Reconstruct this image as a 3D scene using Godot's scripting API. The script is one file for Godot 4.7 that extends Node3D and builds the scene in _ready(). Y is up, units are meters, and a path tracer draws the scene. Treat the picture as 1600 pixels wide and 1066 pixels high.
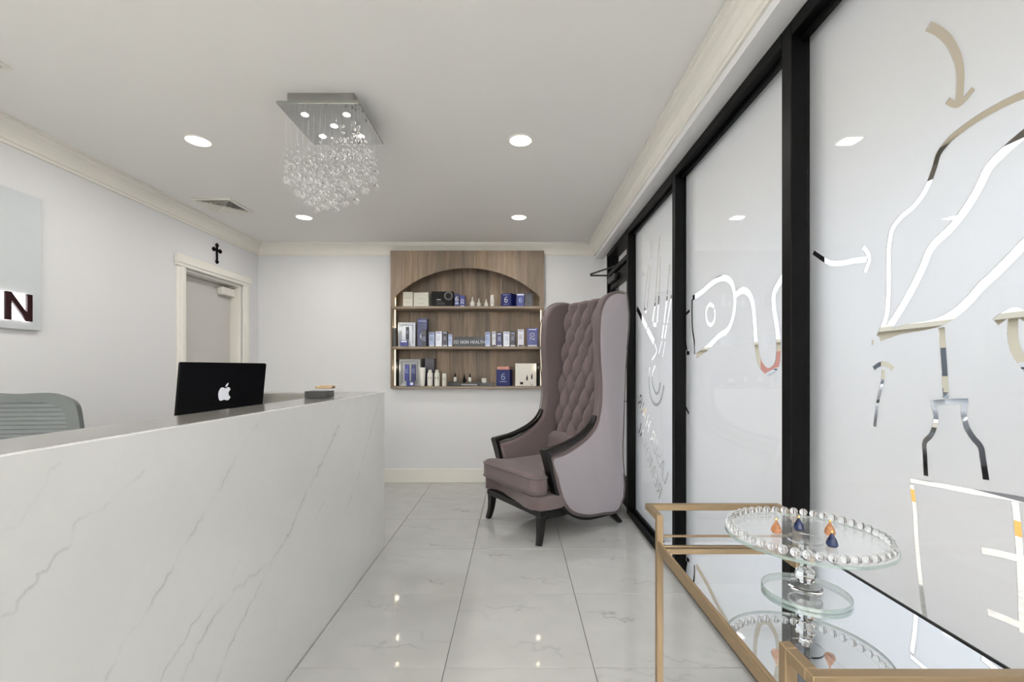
extends Node3D
# A small clinic lobby: marble reception desk on the left, wing chair and product niche at the back, frosted shop windows on the right.
# y up, metres, the viewer at the origin looking towards -z. In the tables below «d» is the distance in front of the viewer (d = -z).

const EYE := 1.22
const CEIL := 2.58
const WALL_L := -2.79
const BACK := 4.86
const FRAME_X := 0.9425
const GLASS_X := 1.0

var M := {}
var taken := {}
var rng := RandomNumberGenerator.new()
var uvf = null

# ---------------------------------------------------------------- strokes left clear in the frosted film: [width, [d, y, d, y, ...]]
const STROKES_C := [
	[0.020, [1.098, 2.060, 1.079, 2.038, 1.060, 2.011, 1.044, 1.983, 1.033, 1.956, 1.023, 1.924, 1.019, 1.897, 1.019, 1.863, 1.022, 1.828]],
	[0.014, [1.049, 1.849, 1.022, 1.824, 0.989, 1.840]],
	[0.016, [0.866, 1.760, 0.893, 1.766, 0.942, 1.770, 0.999, 1.766, 1.049, 1.752, 1.070, 1.736, 1.082, 1.706, 1.106, 1.661, 1.136, 1.635, 1.178, 1.618, 1.202, 1.597, 1.212, 1.562, 1.214, 1.473, 1.216, 1.414, 1.221, 1.370, 1.240, 1.326, 1.248, 1.312]],
	[0.022, [0.860, 1.696, 0.893, 1.686, 0.930, 1.669, 0.958, 1.650, 0.975, 1.621, 0.999, 1.588, 1.037, 1.551, 1.091, 1.515, 1.113, 1.473, 1.147, 1.419, 1.182, 1.372, 1.216, 1.333, 1.244, 1.312]],
	[0.022, [0.860, 1.495, 0.893, 1.467, 0.941, 1.425, 0.974, 1.399, 0.999, 1.374, 1.037, 1.347, 1.070, 1.334, 1.118, 1.328, 1.169, 1.325, 1.214, 1.317, 1.244, 1.310]],
	[0.022, [1.218, 1.329, 1.235, 1.315, 1.204, 1.318]],
	[0.007, [1.268, 1.305, 1.268, 1.290]],
	[0.016, [1.063, 1.320, 1.060, 1.272, 1.056, 1.214, 1.053, 1.153]],
	[0.013, [1.091, 1.139, 1.044, 1.146, 1.000, 1.150]],
	[0.014, [1.086, 1.136, 1.078, 1.110, 1.081, 1.085, 1.091, 1.061, 1.107, 1.042, 1.107, 1.010, 1.104, 0.959]],
	[0.015, [1.009, 1.144, 1.011, 1.120, 1.004, 1.091, 0.991, 1.071, 0.974, 1.052, 0.970, 1.030, 0.963, 0.984]],
	[0.013, [1.266, 1.223, 1.250, 1.233, 1.232, 1.237, 1.214, 1.232, 1.200, 1.222]],
	[0.012, [1.232, 1.220, 1.235, 1.189, 1.250, 1.135, 1.262, 1.060]],
	[0.012, [1.149, 0.938, 1.082, 0.944, 0.993, 0.951, 0.912, 0.960, 0.888, 0.962]],
	[0.014, [1.144, 0.927, 1.135, 0.864, 1.130, 0.792, 1.122, 0.717, 1.111, 0.639, 1.101, 0.582]],
	[0.015, [0.907, 0.954, 0.901, 0.890, 0.896, 0.795, 0.893, 0.696]],
	[0.014, [0.973, 0.829, 0.940, 0.836, 0.896, 0.843, 0.871, 0.848]],
	[0.014, [0.961, 0.703, 0.928, 0.707, 0.894, 0.710, 0.866, 0.712]],
	[0.016, [1.523, 1.619, 1.482, 1.589, 1.437, 1.561, 1.390, 1.550, 1.340, 1.545, 1.289, 1.537]],
	[0.014, [1.305, 1.577, 1.287, 1.554, 1.280, 1.535, 1.289, 1.517, 1.296, 1.501]],
	[0.018, [0.944, 1.320, 0.910, 1.338, 0.877, 1.314]],
	[0.020, [0.910, 1.332, 0.910, 1.278, 0.904, 1.256, 0.893, 1.234, 0.871, 1.211]],
]
const STROKES_B := [
	[0.030, [2.564, 1.629, 2.449, 1.639, 2.313, 1.664, 2.237, 1.671, 2.182, 1.666, 2.105, 1.631, 2.073, 1.575, 2.073, 1.498, 2.123, 1.420, 2.237, 1.386, 2.374, 1.333, 2.505, 1.299]],
	[0.022, [2.569, 1.623, 2.560, 1.439, 2.541, 1.390, 2.532, 1.307]],
	[0.020, [2.284, 1.529, 2.276, 1.509, 2.276, 1.489, 2.283, 1.471, 2.297, 1.458, 2.316, 1.452, 2.337, 1.454, 2.357, 1.464, 2.372, 1.480]],
	[0.020, [2.372, 1.480, 2.380, 1.499, 2.381, 1.520, 2.374, 1.538, 2.361, 1.551, 2.343, 1.558, 2.323, 1.557, 2.304, 1.550, 2.288, 1.536]],
	[0.018, [2.603, 1.563, 2.676, 1.544, 2.641, 1.325]],
	[0.022, [2.656, 1.318, 2.607, 1.318]],
	[0.030, [2.061, 1.561, 1.997, 1.573, 1.939, 1.545, 1.911, 1.498, 1.898, 1.431, 1.878, 1.303, 1.846, 1.239, 1.791, 1.212, 1.739, 1.235, 1.723, 1.296, 1.734, 1.381, 1.756, 1.475, 1.756, 1.514, 1.717, 1.555, 1.688, 1.576]],
	[0.020, [2.707, 1.030, 2.616, 0.963]],
]
const STROKES_A := [
	[0.012, [3.360, 2.196, 3.348, 2.045]],
	[0.014, [3.409, 2.013, 3.531, 1.714]],
	[0.014, [3.348, 1.999, 3.459, 1.663]],
	[0.030, [3.531, 1.708, 3.476, 1.661]],
	[0.014, [3.143, 2.156, 3.194, 1.939, 3.246, 1.713]],
	[0.032, [3.246, 1.706, 3.313, 1.574]],
	[0.014, [3.123, 2.008, 3.158, 1.751]],
	[0.030, [3.161, 1.742, 3.208, 1.556]],
	[0.030, [3.298, 1.554, 3.223, 1.541]],
	[0.014, [2.942, 1.909, 2.992, 1.719]],
	[0.030, [2.992, 1.710, 3.056, 1.538]],
	[0.030, [3.061, 1.525, 3.100, 1.436]],
	[0.026, [2.906, 1.704, 2.992, 1.531]],
	[0.028, [2.997, 1.519, 3.046, 1.433]],
	[0.050, [3.742, 1.733, 3.459, 1.545]],
	[0.050, [3.449, 1.534, 3.275, 1.421]],
	[0.018, [3.261, 1.408, 3.216, 1.358, 3.329, 1.296]],
	[0.016, [3.100, 1.419, 3.172, 1.333]],
	[0.016, [3.031, 1.414, 3.087, 1.308]],
	[0.022, [3.386, 1.239, 3.401, 1.138, 3.367, 1.028, 3.313, 0.984, 3.238, 0.968, 3.165, 0.981, 3.114, 1.016, 3.056, 1.116]],
	[0.022, [3.254, 1.249, 3.316, 1.187, 3.313, 1.126, 3.267, 1.071, 3.218, 1.048, 3.165, 1.071, 3.132, 1.135]],
]
# veins of the desk front: [weight, [d, y, ...]]
const DESK_VEINS := [
	[5, [1.57, 1.03, 1.44, 0.92, 1.34, 0.83, 1.24, 0.75, 1.18, 0.69, 1.11, 0.63, 1.05, 0.59, 0.99, 0.54]],
	[6, [2.45, 1.05, 2.28, 0.92, 2.10, 0.79, 1.92, 0.67, 1.79, 0.56, 1.68, 0.51, 1.46, 0.51, 1.34, 0.47, 1.27, 0.43, 1.22, 0.38]],
	[5, [1.68, 0.51, 1.58, 0.45, 1.46, 0.37, 1.40, 0.33, 1.36, 0.28]],
	[4, [2.99, 1.03, 2.69, 0.72, 2.56, 0.59, 2.36, 0.43]],
	[3, [0.89, 1.03, 0.85, 0.98, 0.82, 0.94, 0.79, 0.93]],
	[3, [1.09, 0.97, 1.06, 0.95, 1.01, 0.93, 0.93, 0.90, 0.91, 0.87, 0.84, 0.81, 0.81, 0.79, 0.79, 0.79]],
	[2, [1.48, 0.60, 1.43, 0.57]],
	[3, [1.36, 0.54, 1.27, 0.51, 1.18, 0.45, 1.14, 0.43]],
	[2, [2.13, 0.60, 1.98, 0.51]],
	[2, [1.66, 0.70, 1.58, 0.67]],
]

func _ready() -> void:
	rng.seed = 7
	camera_and_light()
	make_materials()
	room_shell()
	floor_tiles()
	crown_and_base()
	left_door()
	storefront()
	outside()
	reception_desk()
	wing_chair()
	niche_unit()
	products()
	bar_cart()
	cake_stand()
	chandelier()
	ceiling_fittings()
	wall_things()
	desk_things()
	task_chair()
	added_uplighters()


func camera_and_light() -> void:
	var cam := Camera3D.new()
	cam.name = "camera"
	cam.projection = Camera3D.PROJECTION_FRUSTUM
	cam.near = 0.05
	cam.far = 300.0
	cam.size = 0.05 * 1066.0 / 702.0
	cam.frustum_offset = Vector2(-6.0 / 702.0, 45.0 / 702.0) * 0.05
	cam.position = Vector3(0, EYE, 0)
	add_child(cam)
	cam.current = true
	var e := Environment.new()
	e.background_mode = Environment.BG_SKY
	var sm := ProceduralSkyMaterial.new()
	sm.sky_top_color = Color(0.86, 0.885, 0.91)
	sm.sky_horizon_color = Color(0.93, 0.95, 0.97)
	sm.sky_curve = 0.2
	sm.ground_bottom_color = Color(0.55, 0.55, 0.54)
	sm.ground_horizon_color = Color(0.85, 0.86, 0.87)
	sm.energy_multiplier = 1.35
	var sky := Sky.new()
	sky.sky_material = sm
	e.sky = sky
	e.tonemap_mode = Environment.TONE_MAPPER_LINEAR
	e.tonemap_exposure = 1.42
	e.sdfgi_enabled = true
	e.ssao_enabled = true
	e.ssil_enabled = true
	var we := WorldEnvironment.new()
	we.name = "environment"
	we.environment = e
	add_child(we)
	var sun := DirectionalLight3D.new()
	sun.name = "sun"
	sun.light_energy = 1.1
	sun.light_color = Color(1.0, 0.995, 0.985)
	sun.light_angular_distance = 1.0
	sun.shadow_enabled = true
	sun.sky_mode = DirectionalLight3D.SKY_MODE_LIGHT_ONLY
	add_child(sun)
	sun.look_at_from_position(Vector3(3, 9, 1.5), Vector3.ZERO, Vector3.UP)


# ---------------------------------------------------------------- materials
func mat(c: Color, rough := 0.6, metal := 0.0, spec := 0.5) -> StandardMaterial3D:
	var m := StandardMaterial3D.new()
	m.albedo_color = c
	m.roughness = rough
	m.metallic = metal
	m.metallic_specular = spec
	return m

func glass(c: Color, scale: float, rough := 0.0) -> StandardMaterial3D:
	var m := mat(c, rough)
	m.transparency = BaseMaterial3D.TRANSPARENCY_ALPHA
	m.refraction_enabled = true
	m.refraction_scale = scale
	return m

func pane(c: Color) -> StandardMaterial3D:
	var m := mat(c, 0.0)
	m.transparency = BaseMaterial3D.TRANSPARENCY_ALPHA
	return m

func lamp(c: Color, energy: float) -> StandardMaterial3D:
	var m := mat(c, 0.5)
	m.emission_enabled = true
	m.emission = c
	m.emission_energy_multiplier = energy
	return m

func make_materials() -> void:
	M.wall = mat(Color(0.89, 0.89, 0.895), 0.7, 0.0, 0.3)
	M.ceiling = mat(Color(0.95, 0.945, 0.935), 0.8, 0.0, 0.3)
	M.trim = mat(Color(0.93, 0.92, 0.885), 0.45)
	M.door = mat(Color(0.80, 0.79, 0.775), 0.5)
	M.black_metal = mat(Color(0.03, 0.03, 0.033), 0.42, 0.0, 0.22)
	M.black_plastic = mat(Color(0.05, 0.05, 0.055), 0.4)
	M.black_wood = mat(Color(0.05, 0.042, 0.042), 0.28, 0.0, 0.5)
	M.brass = mat(Color(0.61, 0.525, 0.41), 0.42, 0.75)
	M.gold = mat(Color(0.83, 0.66, 0.36), 0.25, 1.0)
	M.chrome = mat(Color(0.70, 0.70, 0.69), 0.06, 1.0)
	M.steel = mat(Color(0.62, 0.63, 0.65), 0.3, 1.0)
	M.mirror = mat(Color(0.94, 0.95, 0.96), 0.0, 1.0)
	M.pane = pane(Color(1, 1, 1, 0.0))
	M.pane.metallic_specular = 0.3
	M.acrylic = pane(Color(0.95, 0.95, 0.95, 0.01))
	M.acrylic.metallic_specular = 0.3
	M.plate_glass = pane(Color(0.93, 0.95, 0.95, 0.10))
	M.rim_glass = pane(Color(0.62, 0.70, 0.68, 0.42))
	M.crystal = glass(Color(1, 1, 1, 0.0), 0.05)
	M.film = glass(Color(0.955, 0.965, 0.98, 0.15), 0.03, 0.75)
	M.film.backlight_enabled = true
	M.film.backlight = Color(0.4, 0.4, 0.4)
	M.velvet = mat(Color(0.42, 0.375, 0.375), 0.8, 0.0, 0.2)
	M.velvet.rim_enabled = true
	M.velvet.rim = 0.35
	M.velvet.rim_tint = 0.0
	M.velvet_lit_side = mat(Color(0.60, 0.575, 0.595), 0.75, 0.0, 0.3)  # paler velvet: the light on the chair's outer sides is put into this colour
	M.velvet_lit_side.rim_enabled = true
	M.velvet_lit_side.rim = 1.0
	M.velvet_lit_side.rim_tint = 0.0
	M.piping = mat(Color(0.40, 0.36, 0.36), 0.6)
	M.white_vinyl = mat(Color(0.95, 0.95, 0.95), 0.5)
	M.grout = mat(Color(0.68, 0.68, 0.66), 0.8)
	M.lamp_glow = lamp(Color(1.0, 0.99, 0.97), 2.2)
	M.led = lamp(Color(1.0, 0.95, 0.84), 0.8)
	M.white_gloss = mat(Color(0.90, 0.89, 0.86), 0.35)
	M.cream_box = mat(Color(0.86, 0.86, 0.81), 0.5)
	M.blue = mat(Color(0.085, 0.12, 0.37), 0.35)
	M.navy = mat(Color(0.05, 0.06, 0.17), 0.35)
	M.mid_blue = mat(Color(0.15, 0.20, 0.50), 0.35)
	M.pale_blue = mat(Color(0.66, 0.72, 0.86), 0.35)
	M.silver_card = mat(Color(0.74, 0.76, 0.80), 0.3, 0.3)
	M.print_white = mat(Color(0.90, 0.91, 0.95), 0.5)
	M.print_grey = mat(Color(0.42, 0.42, 0.43), 0.5)
	M.print_black = mat(Color(0.03, 0.03, 0.036), 0.5, 0.0, 0.3)
	M.rose = mat(Color(0.80, 0.58, 0.52), 0.35, 0.3)
	M.charcoal = mat(Color(0.27, 0.28, 0.30), 0.5)
	M.dark_slab = mat(Color(0.13, 0.13, 0.13), 0.3)
	M.grey_frame = mat(Color(0.66, 0.665, 0.67), 0.4, 0.2)
	M.mesh_grey = mat(Color(0.46, 0.48, 0.485), 0.6)
	M.mesh_dark = mat(Color(0.36, 0.38, 0.38), 0.5)
	M.ledge = mat(Color(0.49, 0.48, 0.46), 0.14)
	M.vent_dark = mat(Color(0.56, 0.56, 0.54), 0.7)
	M.plate_face = mat(Color(0.93, 0.94, 0.95), 0.02, 1.0)
	M.amber = glass(Color(0.82, 0.58, 0.40, 0.35), 0.05)
	M.sapphire = glass(Color(0.15, 0.22, 0.40, 0.35), 0.05)
	M.sign_board = mat(Color(0.80, 0.82, 0.83), 0.35)
	M.maroon = mat(Color(0.16, 0.05, 0.075), 0.2)
	M.sign_glow = lamp(Color(1.0, 0.96, 0.96), 1.5)
	M.computer_back = mat(Color(0.03, 0.032, 0.045), 0.3, 0.0, 0.2)
	M.marble = mat(Color(0.88, 0.88, 0.87), 0.12)
	M.desk_front = mat(Color.WHITE, 0.13)
	M.desk_front.albedo_texture = desk_texture()
	M.desk_front.texture_repeat = false
	M.tiles = []
	for k in 5:
		var t := mat(Color.WHITE, 0.045)
		t.albedo_texture = tile_texture(k)
		t.texture_repeat = false
		M.tiles.append(t)
	M.planks = []
	var grain := wood_texture(false)
	for k in 4:
		M.planks.append(wood(grain, [Color(0.98, 0.96, 0.94), Color(0.90, 0.88, 0.86), Color(1.0, 0.97, 0.93), Color(0.86, 0.85, 0.84)][k], Vector3(0.23 * k, 0.31 * k, 0.1 * k)))
	M.shelf_wood = wood(wood_texture(true), Color(1, 1, 1), Vector3.ZERO)
	M.concrete = mat(Color(0.74, 0.73, 0.71), 0.85)
	M.concrete.albedo_texture = speckle(Color(0.90, 0.90, 0.90), Color(1, 1, 1), 0.05)
	M.concrete.uv1_triplanar = true
	M.concrete.uv1_world_triplanar = true
	M.asphalt = mat(Color(0.36, 0.36, 0.37), 0.9)
	M.asphalt.albedo_texture = speckle(Color(0.75, 0.75, 0.75), Color(1, 1, 1), 0.4)
	M.asphalt.uv1_triplanar = true
	M.asphalt.uv1_world_triplanar = true
	M.yellow = mat(Color(0.74, 0.53, 0.20), 0.7)
	M.soffit = mat(Color(0.90, 0.87, 0.79), 0.8)
	M.fascia = mat(Color(0.42, 0.41, 0.38), 0.7)
	M.stucco = mat(Color(0.90, 0.86, 0.76), 0.85)
	M.salmon = mat(Color(0.86, 0.60, 0.54), 0.7)
	M.far_glass = mat(Color(0.28, 0.32, 0.36), 0.1)
	M.tyre = mat(Color(0.05, 0.05, 0.05), 0.8)
	M.car_grey = mat(Color(0.38, 0.39, 0.41), 0.25, 0.4)
	M.car_silver = mat(Color(0.66, 0.67, 0.68), 0.25, 0.5)

func wood(grain: Texture2D, tint: Color, shift: Vector3) -> StandardMaterial3D:
	var m := mat(tint, 0.5, 0.0, 0.4)
	m.albedo_texture = grain
	m.uv1_triplanar = true
	m.uv1_world_triplanar = true
	m.uv1_offset = shift
	return m

func tex(im: Image) -> ImageTexture:
	return ImageTexture.create_from_image(im)

func wood_texture(across: bool) -> ImageTexture:
	var im := Image.create_empty(512, 512, false, Image.FORMAT_RGB8)
	var a := FastNoiseLite.new()
	a.seed = 5
	a.frequency = 1.0
	a.fractal_octaves = 3
	for y in 512:
		for x in 512:
			var u := x / 512.0
			var v := y / 512.0
			if across:
				var s := u
				u = v
				v = s
			var ang := u * TAU
			var q := v * TAU
			var broad := a.get_noise_3d(cos(ang) * 2.2, sin(ang) * 2.2, 0.25 * cos(q))
			var fine := a.get_noise_3d(cos(ang) * 11.0 + 40.0, sin(ang) * 11.0, 0.5 * sin(q) + 0.35 * cos(q))
			var t := clampf(0.5 + 0.42 * broad + 0.32 * fine, 0.0, 1.0)
			im.set_pixel(x, y, Color(0.45, 0.40, 0.345).lerp(Color(0.70, 0.635, 0.565), t))
	return tex(im)

func speckle(a: Color, b: Color, freq: float) -> ImageTexture:
	var im := Image.create_empty(256, 256, false, Image.FORMAT_RGB8)
	var n := FastNoiseLite.new()
	n.seed = 11
	n.frequency = freq
	for y in 256:
		for x in 256:
			im.set_pixel(x, y, a.lerp(b, clampf(0.5 + n.get_noise_2d(x, y), 0.0, 1.0)))
	return tex(im)

# white porcelain with a few thin grey veins
func tile_texture(k: int) -> ImageTexture:
	var size := 384
	var im := Image.create_empty(size, size, false, Image.FORMAT_RGB8)
	var warp := FastNoiseLite.new()
	warp.seed = 31 + k
	warp.frequency = 0.012
	warp.fractal_octaves = 4
	var cloud := FastNoiseLite.new()
	cloud.seed = 77 + k
	cloud.frequency = 0.006
	var lines := [[0.22, 0.30, 0.25, 1.0], [0.70, 0.22, 0.62, 0.8], [0.48, 0.42, 0.95, 0.55]]
	for y in size:
		for x in size:
			var w := warp.get_noise_2d(x, y)
			var c := cloud.get_noise_2d(x + 900, y)
			var dark := 0.0
			for n in lines.size():
				var l: Array = lines[(n + k) % 3]
				var along := clampf(1.0 - absf(x / float(size) - l[2]) / 0.42, 0.0, 1.0)
				var off: float = y / float(size) - l[0] - fmod(0.17 * k, 0.3) - (x / float(size) - 0.5) * l[1] - 0.11 * w
				dark = maxf(dark, exp(-absf(off) * 80.0) * along * l[3] * clampf(0.6 + 1.4 * c, 0.1, 1.0))
				dark = maxf(dark, 0.25 * exp(-absf(off) * 26.0) * along * l[3] * clampf(0.3 + 1.5 * c, 0.0, 1.0))
			var base := 0.735 + 0.02 * c
			im.set_pixel(x, y, Color(base, base, base * 0.985).lerp(Color(0.53, 0.53, 0.525), 0.62 * dark))
	return tex(im)

func desk_texture() -> ImageTexture:
	var w := 1560
	var h := 640
	var im := Image.create_empty(w, h, false, Image.FORMAT_RGB8)
	var n := FastNoiseLite.new()
	n.seed = 3
	n.frequency = 0.02
	n.fractal_octaves = 4
	var soft := FastNoiseLite.new()
	soft.seed = 4
	soft.frequency = 0.004
	var dark := PackedFloat32Array()
	dark.resize(w * h)
	for vein in DESK_VEINS:
		var p: Array = vein[1]
		var wide: float = vein[0]
		for i in range(0, p.size() - 2, 2):
			var a := Vector2((p[i] - 0.5) / 2.6 * w, (1.0 - p[i + 1] / 1.07) * h)
			var b := Vector2((p[i + 2] - 0.5) / 2.6 * w, (1.0 - p[i + 3] / 1.07) * h)
			var steps := int(a.distance_to(b) / 1.2) + 1
			for s in steps:
				var q := a.lerp(b, s / float(steps))
				q += Vector2(n.get_noise_2d(q.x * 1.6, q.y * 1.6 + 300), n.get_noise_2d(q.x * 1.6 + 500, q.y * 1.6)) * 9.0
				var strength := clampf(0.45 + 1.3 * soft.get_noise_2d(q.x * 2.5, q.y * 2.5), 0.12, 1.0) * (0.35 + 0.09 * wide)
				var reach := int(3 + wide * 1.6)
				for dy in range(-reach, reach + 1):
					for dx in range(-reach, reach + 1):
						var x := int(q.x) + dx
						var y := int(q.y) + dy
						if x < 0 or y < 0 or x >= w or y >= h:
							continue
						var r := sqrt(dx * dx + dy * dy)
						var v := strength * (0.55 * exp(-r * r / 2.2) + 0.38 * exp(-r / (0.6 * wide)))
						if v > dark[y * w + x]:
							dark[y * w + x] = v
	for y in h:
		for x in w:
			var base := 0.85 + 0.012 * soft.get_noise_2d(x, y)
			im.set_pixel(x, y, Color(base, base, base * 0.988).lerp(Color(0.58, 0.575, 0.565), clampf(dark[y * w + x], 0.0, 1.0) * 0.66))
	return tex(im)


# ---------------------------------------------------------------- building helpers
func mb() -> SurfaceTool:
	var st := SurfaceTool.new()
	st.begin(Mesh.PRIMITIVE_TRIANGLES)
	st.set_smooth_group(-1)
	return st

func numbered(called: String) -> String:
	if not taken.has(called):
		taken[called] = 0
		return called
	taken[called] += 1
	return "%s_%03d" % [called, taken[called]]

func tag(o: Node3D, label: String, category := "", group := "", kind := "") -> Node3D:
	if label:
		o.set_meta("label", label)
	if category:
		o.set_meta("category", category)
	if group:
		o.set_meta("group", group)
	if kind:
		o.set_meta("kind", kind)
	return o

func thing(called: String, label: String, category: String, at := Vector3.ZERO, turn := 0.0, group := "") -> Node3D:
	var o := Node3D.new()
	o.name = numbered(called)
	add_child(o)
	o.position = at
	o.rotation.y = turn
	return tag(o, label, category, group)

func shell(called: String, label: String, category: String) -> Node3D:
	var o := thing(called, label, category)
	o.set_meta("kind", "structure")
	return o

func part(called: String, st: SurfaceTool, m: Material, parent: Node3D, label := "") -> MeshInstance3D:
	st.generate_normals()
	return inst(called, st.commit(), m, parent, label)

func inst(called: String, mesh: Mesh, m: Material, parent: Node3D, label := "") -> MeshInstance3D:
	var o := MeshInstance3D.new()
	o.name = called
	o.mesh = mesh
	o.material_override = m
	parent.add_child(o, true)
	if label:
		o.set_meta("label", label)
	return o

func solo(called: String, st: SurfaceTool, m: Material, label: String, category: String, group := "", kind := "") -> MeshInstance3D:
	var o := part(numbered(called), st, m, self)
	tag(o, label, category, group, kind)
	return o

func put(st: SurfaceTool, p: Vector3) -> void:
	if uvf != null:
		st.set_uv(uvf.call(p))
	st.add_vertex(p)

# a, b, c run counter-clockwise as seen from outside
func tri(st: SurfaceTool, a: Vector3, b: Vector3, c: Vector3) -> void:
	put(st, a)
	put(st, c)
	put(st, b)

func quad(st: SurfaceTool, a: Vector3, b: Vector3, c: Vector3, d: Vector3) -> void:
	tri(st, a, b, c)
	tri(st, a, c, d)

# a flat convex face turned away from «inside»
func face(st: SurfaceTool, pts: Array, inside: Vector3) -> void:
	var n: Vector3 = (pts[1] - pts[0]).cross(pts[2] - pts[0])
	var mid := Vector3.ZERO
	for p in pts:
		mid += p
	if n.dot(mid / pts.size() - inside) < 0.0:
		pts = pts.duplicate()
		pts.reverse()
	for i in range(1, pts.size() - 1):
		tri(st, pts[0], pts[i], pts[i + 1])

func box(st: SurfaceTool, lo: Vector3, hi: Vector3, b := 0.0, xf := Transform3D()) -> void:
	var c := (lo + hi) / 2.0
	var h := (hi - lo).abs() / 2.0
	b = minf(b, minf(h.x, minf(h.y, h.z)) * 0.9)
	var mid := xf * c
	if b <= 0.0:
		for ax in 3:
			for s in [-1.0, 1.0]:
				var pts := []
				for q in [[-1, -1], [1, -1], [1, 1], [-1, 1]]:
					var v := Vector3.ZERO
					v[ax] = s * h[ax]
					v[(ax + 1) % 3] = q[0] * h[(ax + 1) % 3]
					v[(ax + 2) % 3] = q[1] * h[(ax + 2) % 3]
					pts.append(xf * (c + v))
				face(st, pts, mid)
		return
	var vert := func(sg: Vector3, ax: int) -> Vector3:
		var v := Vector3(sg.x * (h.x - b), sg.y * (h.y - b), sg.z * (h.z - b))
		v[ax] = sg[ax] * h[ax]
		return xf * (c + v)
	for ax in 3:
		var a1 := (ax + 1) % 3
		var a2 := (ax + 2) % 3
		for s in [-1.0, 1.0]:
			var pts := []
			for q in [[-1, -1], [1, -1], [1, 1], [-1, 1]]:
				var sg := Vector3.ZERO
				sg[ax] = s
				sg[a1] = q[0]
				sg[a2] = q[1]
				pts.append(vert.call(sg, ax))
			face(st, pts, mid)
		for q in [[-1, -1], [1, -1], [1, 1], [-1, 1]]:
			var s0 := Vector3.ZERO
			s0[a1] = q[0]
			s0[a2] = q[1]
			s0[ax] = -1
			var s1 := s0
			s1[ax] = 1
			face(st, [vert.call(s0, a1), vert.call(s1, a1), vert.call(s1, a2), vert.call(s0, a2)], mid)
	for k in 8:
		var sg := Vector3(1 if k & 1 else -1, 1 if k & 2 else -1, 1 if k & 4 else -1)
		face(st, [vert.call(sg, 0), vert.call(sg, 1), vert.call(sg, 2)], mid)

func area2(p: PackedVector2Array) -> float:
	var a := 0.0
	for i in p.size():
		a += p[i].cross(p[(i + 1) % p.size()])
	return a / 2.0

# a 2D outline (x, y) given a rounded rim between z0 and z1; «steps» rings round the rim
func slab(st: SurfaceTool, outline: PackedVector2Array, z0: float, z1: float, b := 0.0, steps := 3, xf := Transform3D()) -> void:
	if area2(outline) < 0.0:
		outline = outline.duplicate()
		outline.reverse()
	var n := outline.size()
	var nrm := PackedVector2Array()
	for i in n:
		var e0 := (outline[i] - outline[(i + n - 1) % n]).normalized()
		var e1 := (outline[(i + 1) % n] - outline[i]).normalized()
		var m := Vector2(-(e0.y + e1.y), e0.x + e1.x)
		m = m.normalized()
		var k := maxf(0.5, m.dot(Vector2(-e0.y, e0.x)))
		nrm.append(m / k)
	var rings := []
	if b <= 0.0:
		rings = [[0.0, z0], [0.0, z1]]
	else:
		for s in steps + 1:
			var t := s / float(steps) * PI / 2.0
			rings.append([b * (1.0 - sin(t)), z0 + b * (1.0 - cos(t))])
		for s in steps + 1:
			var t := s / float(steps) * PI / 2.0
			rings.append([b * (1.0 - cos(t)), z1 - b * (1.0 - sin(t))])
	var loops := []
	for r in rings:
		var l := []
		for i in n:
			var p = outline[i] + nrm[i] * r[0]
			l.append(xf * Vector3(p.x, p.y, r[1]))
		loops.append(l)
	if b > 0.0:
		st.set_smooth_group(1)
	for k in loops.size() - 1:
		for i in n:
			var j := (i + 1) % n
			quad(st, loops[k][i], loops[k][j], loops[k + 1][j], loops[k + 1][i])
	st.set_smooth_group(-1 if b <= 0.0 else 1)
	var ids := Geometry2D.triangulate_polygon(outline)
	for cap in [0, loops.size() - 1]:
		for i in range(0, ids.size(), 3):
			var a: Vector2 = outline[ids[i]]
			var ccw := (outline[ids[i + 1]] - a).cross(outline[ids[i + 2]] - a) > 0.0
			var l: Array = loops[cap]
			if ccw == (cap != 0):
				tri(st, l[ids[i]], l[ids[i + 1]], l[ids[i + 2]])
			else:
				tri(st, l[ids[i]], l[ids[i + 2]], l[ids[i + 1]])
	st.set_smooth_group(-1)

# profile of (radius, y) turned round the y axis, bottom to top on the outside
func lathe(st: SurfaceTool, prof: Array, segs := 24, xf := Transform3D(), smooth := true) -> void:
	var group := 10
	for i in prof.size() - 1:
		var p: Vector2 = prof[i]
		var q: Vector2 = prof[i + 1]
		if i > 0 and absf((q - p).angle_to(p - prof[i - 1])) > 0.45:
			group += 1   # a sharp edge between two flats
		st.set_smooth_group(group if smooth else -1)
		for s in segs:
			var a := TAU * s / segs
			var b := TAU * (s + 1) / segs
			var p0 := xf * Vector3(p.x * sin(a), p.y, p.x * cos(a))
			var p1 := xf * Vector3(p.x * sin(b), p.y, p.x * cos(b))
			var q0 := xf * Vector3(q.x * sin(a), q.y, q.x * cos(a))
			var q1 := xf * Vector3(q.x * sin(b), q.y, q.x * cos(b))
			if p.x > 1e-6:
				tri(st, p0, p1, q1 if q.x > 1e-6 else q0)
			if q.x > 1e-6:
				tri(st, p0, q1, q0)
	st.set_smooth_group(-1)

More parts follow.
